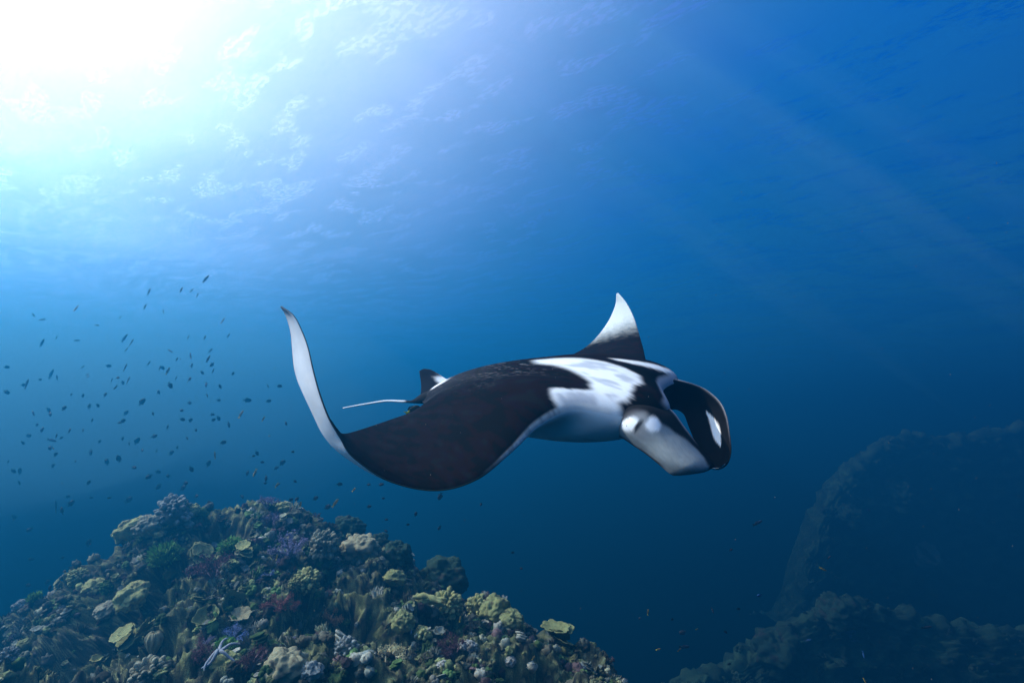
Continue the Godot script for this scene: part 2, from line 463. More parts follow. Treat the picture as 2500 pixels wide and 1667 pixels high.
func fin(b: Buf, g: Array, thick: float, near: bool) -> void:
	var nr := 60
	var nc := 40
	var pts := []
	for r in nr + 1:
		var t := float(r) / nr * (g.size() - 1)
		var i := mini(int(t), g.size() - 2)
		var f := t - i
		var ctrl := []
		for k in g[0].size():
			ctrl.append(v3(g[i][k]).cubic_interpolate(v3(g[i + 1][k]), v3(g[maxi(i - 1, 0)][k]), v3(g[mini(i + 2, g.size() - 1)][k]), f))
		var line := PackedVector3Array()
		for k in nc + 1:
			var s := float(k) / nc * (ctrl.size() - 1)
			var j := mini(int(s), ctrl.size() - 2)
			line.append(ctrl[j].cubic_interpolate(ctrl[j + 1], ctrl[maxi(j - 1, 0)], ctrl[mini(j + 2, ctrl.size() - 1)], s - j))
		pts.append(line)
	var rows := []
	var cols := []
	for r in nr + 1:
		var ring := PackedVector3Array()
		var rc := PackedColorArray()
		for side in 2:
			for kk in nc + (1 if side == 0 else -1):
				var k := kk if side == 0 else nc - 1 - kk
				var du: Vector3 = pts[mini(r + 1, nr)][k] - pts[maxi(r - 1, 0)][k]
				var dv: Vector3 = pts[r][mini(k + 1, nc)] - pts[r][maxi(k - 1, 0)]
				var n := du.cross(dv).normalized()
				var e := sqrt(sin(PI * k / nc)) * minf(1.0, (nr - r) / 8.0 + 0.15)
				var bump := Vector3.ZERO
				if near:
					var gw := (float(r) / nr - 0.17) / 0.16
					var gc := (float(k) / nc - 0.52) / 0.26
					bump = n * -0.038 * exp(-gw * gw - gc * gc)
				var o := n * thick * e * (0.0 if side == 0 else 1.0) * (1.0 if near else 1.0)
				ring.append(pts[r][k] + o + bump)
				rc.append(fin_color(near, float(r) / nr, float(k) / nc, side))
		rows.append(ring)
		cols.append(rc)
	skin(b, rows, cols)

func dorsal_fin(b: Buf) -> void:
	var rows := []
	var cols := []
	var n := 24
	for r in 31:
		var t := r / 30.0 * (DORSAL_FIN.size() - 1)
		var i := mini(int(t), DORSAL_FIN.size() - 2)
		var i0 := maxi(i - 1, 0)
		var i2 := mini(i + 2, DORSAL_FIN.size() - 1)
		var L := v3(DORSAL_FIN[i][0]).cubic_interpolate(v3(DORSAL_FIN[i + 1][0]), v3(DORSAL_FIN[i0][0]), v3(DORSAL_FIN[i2][0]), t - i)
		var T := v3(DORSAL_FIN[i][1]).cubic_interpolate(v3(DORSAL_FIN[i + 1][1]), v3(DORSAL_FIN[i0][1]), v3(DORSAL_FIN[i2][1]), t - i)
		var side := (T - L).cross(Vector3.UP).normalized()
		var ring := PackedVector3Array()
		var rc := PackedColorArray()
		for k in n * 2:
			var w := float(k) / n if k < n else float(2 * n - k) / n
			var u := 0.5 - 0.5 * cos(PI * w)
			var th := lerpf(0.035, 0.006, t / 5.0) * profile(u, 1.4)
			ring.append(L.lerp(T, u) + side * th * (1.0 if k < n else -1.0))
			rc.append(dorsal_color(t / 5.0, u))
		rows.append(ring)
		cols.append(rc)
	skin(b, rows, cols)

# ---------------------------------------------------------------- scene
func _ready() -> void:
	rng.seed = 11
	noise_a.seed = 1
	noise_a.frequency = 1.0
	noise_b.seed = 2
	noise_b.frequency = 1.0
	noise_b.fractal_octaves = 3
	noise_c.seed = 3
	noise_c.frequency = 1.0
	# camera
	var cam := Camera3D.new()
	cam.name = "camera"
	cam.fov = 62.86
	cam.near = 0.05
	cam.far = 600.0
	cam.position = Vector3(0, 9, 0)
	cam.rotation_degrees = Vector3(8, 0, 0)
	add_child(cam)
	# sky, water haze and exposure
	var env := Environment.new()
	env.background_mode = Environment.BG_SKY
	env.tonemap_mode = Environment.TONE_MAPPER_LINEAR
	env.tonemap_exposure = 2.05
	env.background_energy_multiplier = 1.95
	env.sdfgi_enabled = true
	env.ssao_enabled = true
	env.ssil_enabled = true
	var sm := ProceduralSkyMaterial.new()
	sm.sky_top_color = Color(0.0, 0.17, 0.41)
	sm.sky_horizon_color = Color(0.0, 0.11, 0.26)
	sm.sky_curve = 0.3
	sm.ground_bottom_color = Color(0.0, 0.12, 0.25)
	sm.ground_horizon_color = Color(0.0, 0.16, 0.3)
	sm.sun_angle_max = 92.0
	sm.sun_curve = 0.58
	var sky := Sky.new()
	sky.sky_material = sm
	env.sky = sky
	env.volumetric_fog_enabled = true
	env.volumetric_fog_density = 0.050
	env.volumetric_fog_albedo = Color(0.012, 0.36, 0.95).linear_to_srgb()
	env.volumetric_fog_anisotropy = 0.68
	var we := WorldEnvironment.new()
	we.name = "environment"
	we.environment = env
	add_child(we)
	# sun, up on the left and a little behind the manta
	var sun := DirectionalLight3D.new()
	sun.name = "sun"
	sun.light_energy = 1.6
	sun.light_color = Color(1.0, 0.98, 0.94)
	sun.light_angular_distance = 0.5
	sun.shadow_enabled = true
	add_child(sun)
	var az := deg_to_rad(-81.0)
	var el := deg_to_rad(41.0)
	sun.look_at_from_position(Vector3(sin(az) * cos(el), sin(el), -cos(az) * cos(el)) * 20.0, Vector3.ZERO)
	build_setting()
	build_milk()
	build_shafts()
	build_manta()
	if DEBUG:
		find_spots()
	build_corals()
	build_clutter()
	build_fish()
	build_specks()


# ---------------------------------------------------------------- sea bed and reefs
func cr(g: Array, i: int, j: int, f: float, horizontal: bool) -> Vector3:
	# Catmull-Rom between control points of a grid g[column][row]
	if horizontal:
		var n := g.size() - 1
		return v3(g[i][j]).cubic_interpolate(v3(g[mini(i + 1, n)][j]), v3(g[maxi(i - 1, 0)][j]), v3(g[mini(i + 2, n)][j]), f)
	return Vector3.ZERO

class Ground:
	var rows := []
	var normals := []
	var w := 0
	var h := 0

func terrain(called: String, g: Array, per_col: int, per_row: Array, amp: float, hollows: Array, look_of: Callable, mat: Material, seed_at: float) -> Ground:
	var nr: int = g[0].size()
	var out := Ground.new()
	var base := []
	var nx := (g.size() - 1) * per_col + 1
	for seg in nr - 1:
		for k in per_row[seg] + (1 if seg == nr - 2 else 0):
			var f: float = float(k) / per_row[seg]
			var line := PackedVector3Array()
			for x in nx:
				var i := mini(x / per_col, g.size() - 2)
				var fx := float(x) / per_col - i
				var q := []
				for d in [-1, 0, 1, 2]:
					q.append(cr(g, i, clampi(seg + d, 0, nr - 1), fx, true))
				line.append(q[1].cubic_interpolate(q[2], q[0], q[3], f))
			base.append(line)
	var h := base.size()
	var nrm := []
	for y in h:
		var l := PackedVector3Array()
		for x in nx:
			var dx: Vector3 = base[y][mini(x + 1, nx - 1)] - base[y][maxi(x - 1, 0)]
			var dy: Vector3 = base[mini(y + 1, h - 1)][x] - base[maxi(y - 1, 0)][x]
			l.append(dy.cross(dx).normalized())
		nrm.append(l)
	var up := 0.0
	for x in nx:
		up += nrm[h / 3][x].y
	var sgn := 1.0 if up > 0.0 else -1.0
	var cell := FastNoiseLite.new()
	cell.noise_type = FastNoiseLite.TYPE_CELLULAR
	cell.cellular_return_type = FastNoiseLite.RETURN_DISTANCE
	cell.frequency = 1.0
	cell.seed = 8
	var cols := []
	for y in h:
		var rc := PackedColorArray()
		var line: PackedVector3Array = base[y]
		for x in nx:
			var p: Vector3 = line[x]
			var s := p + Vector3(seed_at, 0, 0)
			var d := 0.34 * noise_b.get_noise_3dv(s * 0.9)
			var rid := 1.0 - absf(noise_a.get_noise_3dv(s * 1.7 + Vector3(7, 3, 1))) * 2.0
			d += 0.17 * rid
			var ce := cell.get_noise_3dv(s * 4.2)
			d -= 0.13 * (ce + 0.4)
			var ce2 := cell.get_noise_3dv(s * 10.5 + Vector3(3, 5, 2))
			d -= 0.050 * (ce2 + 0.4)
			d += 0.025 * noise_b.get_noise_3dv(s * 17.0)
			for hl in hollows:
				var e: float = (p - hl[0]).length() / hl[1]
				d -= hl[2] * (1.0 - smoothstep(0.25, 1.2, e + 0.35 * noise_b.get_noise_3dv(s * 2.3)))
			var n: Vector3 = nrm[y][x] * sgn
			line[x] = p + n * d * amp + Vector3(0, 0.06 * rid * amp, 0)
			var fine: Vector3 = line[x] + Vector3(seed_at + 5.0, 0, 0)
			line[x] += (n * 0.10 + Vector3(0, 0.03, 0)) * amp * (-cell.get_noise_3dv(fine * 5.0) - 0.4) + n * 0.05 * amp * noise_b.get_noise_3dv(fine * 6.0)
			rc.append(look_of.call(line[x] + Vector3(seed_at, 0, 0), n, ce, ce2))
		base[y] = line
		cols.append(rc)
	var b := Buf.new()
	skin(b, base, cols, false)
	# make sure that the normals point up and out
	var facing := 0.0
	for k in range(nx * (h / 4), nx * (h / 2)):
		facing += b.n[k].y
	if facing < 0.0:
		for k in b.n.size():
			b.n[k] = -b.n[k]
		for k in range(0, b.i.size(), 3):
			var o := b.i[k + 1]
			b.i[k + 1] = b.i[k + 2]
			b.i[k + 2] = o
	out.rows = base
	out.w = nx
	out.h = h
	for y in h:
		out.normals.append(b.n.slice(y * nx, (y + 1) * nx))
	var node := obj(called, b.mesh(), mat)
	node.set_meta("kind", "structure")
	return out

func reef_look(s: Vector3, n: Vector3, ce: float, ce2: float) -> Color:
	var a := noise_b.get_noise_3dv(s * 1.3 + Vector3(0, 20, 0))
	var b := noise_a.get_noise_3dv(s * 3.7 + Vector3(0, 40, 0))
	var c := noise_b.get_noise_3dv(s * 9.0 + Vector3(0, 60, 0))
	var k := Color(0.07, 0.075, 0.05).lerp(Color(0.13, 0.15, 0.065), smoothstep(-0.2, 0.4, a))
	k = k.lerp(Color(0.020, 0.022, 0.022), smoothstep(0.0, 0.35, b))
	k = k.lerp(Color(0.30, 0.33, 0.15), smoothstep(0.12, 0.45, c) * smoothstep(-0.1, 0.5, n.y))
	k = k.lerp(Color(0.06, 0.10, 0.04), smoothstep(0.25, 0.5, -b) * 0.7)
	k = k.lerp(Color(0.40, 0.42, 0.32), smoothstep(0.38, 0.55, noise_a.get_noise_3dv(s * 23.0)) * 0.7)
	return k * 1.55

func far_look(s: Vector3, n: Vector3, ce: float, ce2: float) -> Color:
	var a := noise_b.get_noise_3dv(s * 0.9 + Vector3(0, 20, 0))
	var c := noise_b.get_noise_3dv(s * 5.0 + Vector3(0, 60, 0))
	var k := Color(0.05, 0.10, 0.07).lerp(Color(0.11, 0.22, 0.12), smoothstep(-0.1, 0.4, a))
	return k.lerp(Color(0.10, 0.18, 0.10), smoothstep(0.15, 0.5, c) * 0.8)

func grain(strength: float, scale: float, rough := 0.85) -> StandardMaterial3D:
	var m := StandardMaterial3D.new()
	m.vertex_color_use_as_albedo = true
	m.roughness = rough
	m.metallic_specular = 0.2
	m.normal_enabled = true
	m.normal_texture = grain_normal
	m.normal_scale = strength
	m.albedo_texture = grain_colour
	m.uv1_triplanar = true
	m.uv1_scale = Vector3.ONE * scale
	return m

var grain_normal: NoiseTexture2D
var grain_colour: NoiseTexture2D

func make_grain() -> void:
	var n := FastNoiseLite.new()
	n.seed = 21
	n.frequency = 0.035
	n.fractal_octaves = 4
	grain_normal = NoiseTexture2D.new()
	grain_normal.width = 512
	grain_normal.height = 512
	grain_normal.seamless = true
	grain_normal.as_normal_map = true
	grain_normal.bump_strength = 9.0
	grain_normal.noise = n
	var r := Gradient.new()
	r.set_color(0, Color(0.45, 0.45, 0.45))
	r.set_color(1, Color(1, 1, 1))
	r.offsets = PackedFloat32Array([0.25, 0.75])
	grain_colour = NoiseTexture2D.new()
	grain_colour.width = 512
	grain_colour.height = 512
	grain_colour.seamless = true
	grain_colour.color_ramp = r
	var n2 := FastNoiseLite.new()
	n2.seed = 22
	n2.frequency = 0.05
	n2.fractal_octaves = 5
	grain_colour.noise = n2

const REEF_GRID := [[[-11.57, -5.3, -15.33], [-11.24, 1.54, -12.03], [-11.02, 3.24, -10.63], [-11.02, 3.74, -9.83], [-10.09, 4.08, -9.05], [-8.98, 4.47, -8.13], [-7.88, 4.88, -7.2], [-6.76, 5.33, -6.24], [-5.43, 5.91, -5.08], [-5.43, 3.71, -4.98], [-5.43, -5.3, -5.48]],
	[[-9.55, -5.3, -14.97], [-9.28, 2.62, -11.67], [-9.1, 4.32, -10.27], [-9.1, 4.82, -9.47], [-8.35, 5.06, -8.74], [-7.46, 5.34, -7.88], [-6.58, 5.64, -7.01], [-5.68, 5.97, -6.1], [-4.6, 6.41, -5.01], [-4.6, 4.21, -4.91], [-4.6, -5.3, -5.41]],
	[[-8.28, -5.3, -14.68], [-8.04, 3.27, -11.38], [-7.88, 4.97, -9.98], [-7.88, 5.47, -9.18], [-7.25, 5.6, -8.5], [-6.51, 5.74, -7.69], [-5.76, 5.9, -6.88], [-5, 6.1, -6.04], [-4.09, 6.41, -5.01], [-4.09, 4.21, -4.91], [-4.09, -5.3, -5.41]],
	[[-7.72, -5.3, -14.52], [-7.5, 3.72, -11.22], [-7.35, 5.42, -9.82], [-7.35, 5.92, -9.02], [-6.77, 5.96, -8.36], [-6.09, 6, -7.59], [-5.41, 6.07, -6.81], [-4.71, 6.19, -6], [-3.87, 6.41, -5.01], [-3.87, 4.21, -4.91], [-3.87, -5.3, -5.41]],
	[[-6.92, -5.3, -14.36], [-6.72, 4.14, -11.06], [-6.59, 5.84, -9.66], [-6.59, 6.34, -8.86], [-6.08, 6.31, -8.23], [-5.48, 6.25, -7.49], [-4.88, 6.23, -6.74], [-4.26, 6.27, -5.96], [-3.52, 6.41, -5.01], [-3.52, 4.21, -4.91], [-3.52, -5.3, -5.41]],
	[[-6.07, -5.3, -14.17], [-5.9, 4.72, -10.87], [-5.78, 6.42, -9.47], [-5.78, 6.92, -8.67], [-5.34, 6.79, -8.08], [-4.83, 6.6, -7.38], [-4.31, 6.46, -6.67], [-3.78, 6.39, -5.92], [-3.14, 6.41, -5.01], [-3.14, 4.21, -4.91], [-3.14, -5.3, -5.41]],
	[[-5.43, -5.3, -14.11], [-5.28, 5.14, -10.81], [-5.17, 6.84, -9.41], [-5.17, 7.34, -8.61], [-4.78, 7.13, -8.03], [-4.33, 6.85, -7.34], [-3.87, 6.62, -6.64], [-3.39, 6.46, -5.91], [-2.83, 6.41, -5.01], [-2.83, 4.21, -4.91], [-2.83, -5.3, -5.41]],
	[[-4.72, -5.3, -14.21], [-4.59, 5.17, -10.91], [-4.5, 6.87, -9.51], [-4.5, 7.37, -8.71], [-4.16, 7.15, -8.11], [-3.76, 6.86, -7.4], [-3.36, 6.62, -6.69], [-2.94, 6.46, -5.94], [-2.45, 6.41, -5.01], [-2.45, 4.21, -4.91], [-2.45, -5.3, -5.41]],
	[[-4.04, -5.3, -14.41], [-3.92, 5.22, -11.11], [-3.85, 6.92, -9.71], [-3.85, 7.42, -8.91], [-3.55, 7.18, -8.27], [-3.21, 6.87, -7.53], [-2.86, 6.62, -6.78], [-2.5, 6.46, -5.99], [-2.07, 6.41, -5.01], [-2.07, 4.21, -4.91], [-2.07, -5.3, -5.41]],
	[[-3.48, -5.3, -14.51], [-3.38, 5.18, -11.21], [-3.32, 6.88, -9.81], [-3.32, 7.38, -9.01], [-3.06, 7.14, -8.36], [-2.77, 6.84, -7.6], [-2.47, 6.59, -6.83], [-2.16, 6.44, -6.01], [-1.78, 6.41, -5.01], [-1.78, 4.21, -4.91], [-1.78, -5.3, -5.41]],
	[[-3.01, -5.3, -14.56], [-2.93, 4.84, -11.26], [-2.87, 6.54, -9.86], [-2.87, 7.04, -9.06], [-2.66, 6.87, -8.4], [-2.4, 6.64, -7.63], [-2.15, 6.47, -6.84], [-1.88, 6.38, -6.02], [-1.56, 6.41, -5.01], [-1.56, 4.21, -4.91], [-1.56, -5.3, -5.41]],
	[[-2.45, -5.3, -14.47], [-2.38, 4.74, -11.17], [-2.33, 6.44, -9.77], [-2.33, 6.94, -8.97], [-2.17, 6.79, -8.33], [-1.97, 6.59, -7.57], [-1.77, 6.44, -6.8], [-1.56, 6.37, -6], [-1.3, 6.41, -5.01], [-1.3, 4.21, -4.91], [-1.3, -5.3, -5.41]],
	[[-1.83, -5.3, -14.41], [-1.78, 4.47, -11.11], [-1.74, 6.17, -9.71], [-1.74, 6.67, -8.91], [-1.63, 6.57, -8.29], [-1.5, 6.43, -7.57], [-1.36, 6.32, -6.83], [-1.22, 6.29, -6.07], [-1.04, 6.35, -5.12], [-1.04, 4.15, -5.02], [-1.04, -5.3, -5.52]],
	[[-1.07, -5.3, -14.16], [-1.04, 4.13, -10.86], [-1.02, 5.83, -9.46], [-1.02, 6.33, -8.66], [-0.97, 6.29, -8.11], [-0.92, 6.22, -7.46], [-0.86, 6.18, -6.81], [-0.79, 6.18, -6.13], [-0.71, 6.26, -5.3], [-0.71, 4.06, -5.2], [-0.71, -5.3, -5.7]],
	[[-0.43, -5.3, -13.87], [-0.41, 3.97, -10.57], [-0.41, 5.67, -9.17], [-0.41, 6.17, -8.37], [-0.4, 6.16, -7.9], [-0.4, 6.12, -7.34], [-0.4, 6.1, -6.77], [-0.4, 6.11, -6.18], [-0.39, 6.18, -5.46], [-0.39, 3.98, -5.36], [-0.39, -5.3, -5.86]],
	[[0.12, -5.3, -13.7], [0.12, 3.79, -10.4], [0.11, 5.49, -9], [0.11, 5.99, -8.2], [0.08, 6.01, -7.77], [0.04, 6, -7.27], [-0, 6, -6.77], [-0.04, 6.03, -6.25], [-0.08, 6.1, -5.61], [-0.08, 3.9, -5.51], [-0.08, -5.3, -6.01]],
	[[0.85, -5.3, -13.42], [0.83, 3.64, -10.12], [0.81, 5.34, -8.72], [0.81, 5.84, -7.92], [0.75, 5.87, -7.57], [0.66, 5.89, -7.17], [0.58, 5.9, -6.76], [0.49, 5.93, -6.34], [0.4, 5.99, -5.82], [0.4, 3.79, -5.72], [0.4, -5.3, -6.22]],
	[[1.2, -5.3, -13.14], [1.17, 3.49, -9.84], [1.15, 5.19, -8.44], [1.15, 5.69, -7.64], [1.07, 5.74, -7.35], [0.97, 5.78, -7.02], [0.88, 5.82, -6.69], [0.78, 5.86, -6.35], [0.67, 5.93, -5.94], [0.67, 3.73, -5.84], [0.67, -5.3, -6.34]],
	[[1.43, -5.3, -12.98], [1.39, 3.18, -9.68], [1.37, 4.88, -8.28], [1.37, 5.38, -7.48], [1.29, 5.43, -7.24], [1.19, 5.47, -6.96], [1.09, 5.51, -6.69], [0.99, 5.56, -6.4], [0.87, 5.62, -6.05], [0.87, 3.42, -5.95], [0.87, -5.3, -6.45]],
	[[1.68, -5.3, -12.98], [1.63, 2.44, -9.68], [1.6, 4.14, -8.28], [1.6, 4.64, -7.48], [1.52, 4.7, -7.27], [1.41, 4.75, -7.03], [1.31, 4.8, -6.78], [1.2, 4.85, -6.53], [1.07, 4.92, -6.23], [1.07, 2.72, -6.13], [1.07, -5.3, -6.63]]]
const NEAR_SLOPE_GRID := [[[3.91, -5.3, -24.66], [3.91, -1.68, -21.16], [3.91, -0.48, -19.46], [3.91, -0.18, -18.66], [3.77, -0.11, -18.04], [3.55, 0.04, -17.01], [3.27, 0.29, -15.77], [3, 0.62, -14.51], [3, -5.5, -13.91]],
	[[5.9, -5.3, -26.15], [5.9, -1.53, -22.65], [5.9, -0.33, -20.95], [5.9, -0.03, -20.15], [5.71, -0.15, -19.56], [5.39, -0.3, -18.57], [5.01, -0.37, -17.37], [4.63, -0.34, -16.16], [4.63, -5.5, -15.56]],
	[[8.23, -5.3, -27.88], [8.23, -1.61, -24.38], [8.23, -0.41, -22.68], [8.23, -0.11, -21.88], [7.98, -0.4, -21.32], [7.58, -0.81, -20.36], [7.1, -1.18, -19.2], [6.61, -1.42, -18.03], [6.61, -5.5, -17.43]],
	[[10.76, -5.3, -29.31], [10.76, -1, -25.81], [10.76, 0.2, -24.11], [10.76, 0.5, -23.31], [10.46, -0.06, -22.78], [9.97, -0.89, -21.89], [9.38, -1.72, -20.79], [8.79, -2.37, -19.67], [8.79, -5.5, -19.07]],
	[[13.48, -5.3, -30], [13.48, -0.16, -26.5], [13.48, 1.04, -24.8], [13.48, 1.34, -24], [13.12, 0.56, -23.5], [12.53, -0.63, -22.66], [11.82, -1.86, -21.62], [11.1, -2.88, -20.55], [11.1, -5.5, -19.95]],
	[[15.95, -5.3, -30.76], [15.95, -0.57, -27.26], [15.95, 0.63, -25.56], [15.95, 0.93, -24.76], [15.55, 0.15, -24.27], [14.86, -1.05, -23.43], [14.05, -2.29, -22.39], [13.23, -3.32, -21.32], [13.23, -5.5, -20.72]],
	[[18.36, -5.3, -30.86], [18.36, -1.25, -27.36], [18.36, -0.05, -25.66], [18.36, 0.25, -24.86], [17.89, -0.42, -24.35], [17.1, -1.43, -23.48], [16.16, -2.47, -22.41], [15.22, -3.32, -21.32], [15.22, -5.5, -20.72]],
	[[21.79, -5.3, -30.91], [21.79, -1.59, -27.41], [21.79, -0.39, -25.71], [21.79, -0.09, -24.91], [21.23, -0.7, -24.39], [20.3, -1.62, -23.51], [19.18, -2.56, -22.43], [18.06, -3.32, -21.32], [18.06, -5.5, -20.72]],
	[[26.59, -5.3, -30.91], [26.59, -1.59, -27.41], [26.59, -0.39, -25.71], [26.59, -0.09, -24.91], [25.91, -0.7, -24.39], [24.77, -1.62, -23.51], [23.41, -2.56, -22.43], [22.05, -3.32, -21.32], [22.05, -5.5, -20.72]]]
const FAR_REEF_GRID := [[[16.35, -5.3, -42.79], [16.35, -7.81, -39.29], [16.35, -6.61, -37.59], [16.35, -6.31, -36.79], [16.06, -7, -36.28], [15.58, -8.06, -35.42], [15.01, -9.22, -34.37], [14.44, -10.24, -33.3], [14.44, -10.44, -32.7]],
	[[18.32, -5.3, -43.25], [18.32, -4.63, -39.75], [18.32, -3.43, -38.05], [18.32, -3.13, -37.25], [18.01, -4.43, -36.83], [17.49, -6.49, -36.11], [16.87, -8.75, -35.21], [16.24, -10.82, -34.29], [16.24, -11.02, -33.69]],
	[[19.59, -5.3, -43.58], [19.59, -0.49, -40.08], [19.59, 0.71, -38.38], [19.59, 1.01, -37.58], [19.26, -1.06, -37.26], [18.72, -4.35, -36.71], [18.07, -8.02, -36.02], [17.41, -11.39, -35.28], [17.41, -11.59, -34.68]],
	[[21.7, -5.3, -44.02], [21.7, 2.8, -40.52], [21.7, 4, -38.82], [21.7, 4.3, -38.02], [21.35, 1.61, -37.8], [20.76, -2.69, -37.39], [20.06, -7.51, -36.86], [19.35, -11.96, -36.27], [19.35, -12.16, -35.67]],
	[[24.58, -5.3, -44.84], [24.58, 4.88, -41.34], [24.58, 6.08, -39.64], [24.58, 6.38, -38.84], [24.19, 3.23, -38.68], [23.55, -1.78, -38.37], [22.77, -7.42, -37.95], [22, -12.66, -37.48], [22, -12.86, -36.88]],
	[[27.95, -5.3, -45.48], [27.95, 6.09, -41.98], [27.95, 7.29, -40.28], [27.95, 7.59, -39.48], [27.52, 4.17, -39.35], [26.8, -1.29, -39.11], [25.94, -7.44, -38.77], [25.07, -13.17, -38.36], [25.07, -13.37, -37.76]],
	[[30.8, -5.3, -45.52], [30.8, 5.81, -42.02], [30.8, 7.01, -40.32], [30.8, 7.31, -39.52], [30.33, 3.94, -39.39], [29.53, -1.45, -39.13], [28.58, -7.52, -38.78], [27.63, -13.17, -38.36], [27.63, -13.37, -37.76]],
	[[34.22, -5.3, -45.44], [34.22, 6.38, -41.94], [34.22, 7.58, -40.24], [34.22, 7.88, -39.44], [33.7, 4.41, -39.32], [32.82, -1.12, -39.09], [31.76, -7.36, -38.75], [30.7, -13.17, -38.36], [30.7, -13.37, -37.76]],
	[[39.07, -5.3, -45.34], [39.07, 7.08, -41.84], [39.07, 8.28, -40.14], [39.07, 8.58, -39.34], [38.47, 5, -39.24], [37.46, -0.72, -39.03], [36.26, -7.17, -38.73], [35.05, -13.17, -38.36], [35.05, -13.37, -37.76]],
	[[47.06, -5.3, -45.34], [47.06, 7.08, -41.84], [47.06, 8.28, -40.14], [47.06, 8.58, -39.34], [46.33, 5, -39.24], [45.12, -0.72, -39.03], [43.67, -7.17, -38.73], [42.22, -13.17, -38.36], [42.22, -13.37, -37.76]]]
var reef: Ground
var reef_hollows := []
var near_slope: Ground
var far_reef: Ground

func build_setting() -> void:
	make_grain()
	build_surface()
	# sandy sea floor, reaching to where the water hides it
	var b := Buf.new()
	var rows := []
	var cols := []
	for y in 161:
		var line := PackedVector3Array()
		var rc := PackedColorArray()
		for x in 161:
			var fx := (x - 80) / 80.0
			var fy := (y - 80) / 80.0
			var p := Vector3(signf(fx) * pow(absf(fx), 1.8) * 110.0, 0.0, signf(fy) * pow(absf(fy), 1.8) * 110.0 - 12.0)
			p.y = -5.0 + 0.35 * noise_b.get_noise_3dv(p * 0.12) + 0.05 * noise_a.get_noise_3dv(p * 1.1)
			line.append(p)
			var k := Color(0.085, 0.105, 0.085).lerp(Color(0.05, 0.06, 0.05), smoothstep(-0.2, 0.3, noise_b.get_noise_3dv(p * 0.3)))
			rc.append(k)
		rows.append(line)
		cols.append(rc)
	skin(b, rows, cols, false)
	if b.n[80 * 161 + 80].y < 0.0:
		for k in b.n.size():
			b.n[k] = -b.n[k]
	obj("sea_floor", b.mesh(), grain(0.6, 0.8)).set_meta("kind", "structure")
	reef_hollows = [[Vector3(-4.665, 6.691, -6.686), 1.05, 0.55], [Vector3(-3.880, 6.551, -5.797), 0.7, 0.5], [Vector3(-1.877, 6.840, -6.766), 0.68, 0.9], [Vector3(-2.111, 7.041, -7.546), 0.42, 0.75], [Vector3(-2.419, 6.845, -6.362), 0.35, 0.4], [Vector3(-1.109, 6.704, -5.978), 0.45, 0.5], [Vector3(0.364, 6.233, -6.650), 0.6, 0.6], [Vector3(-4.174, 7.472, -8.091), 0.45, 0.7], [Vector3(-0.339, 6.437, -7.025), 0.35, 0.45], [Vector3(-4.289, 7.340, -7.807), 0.3, 0.4]]
	reef = terrain("reef_slope", REEF_GRID, 22, [4, 6, 12, 26, 36, 36, 34, 34, 10, 4], 1.0, reef_hollows, reef_look, grain(0.9, 3.0), 0.0)
	near_slope = terrain("right_reef_slope", NEAR_SLOPE_GRID, 14, [3, 4, 8, 20, 24, 24, 20, 4], 1.6, [], far_look, grain(0.9, 1.5), 40.0)
	far_reef = terrain("far_reef_wall", FAR_REEF_GRID, 14, [3, 4, 8, 24, 30, 30, 20, 4], 2.0, [], far_look, grain(0.9, 1.5), 80.0)

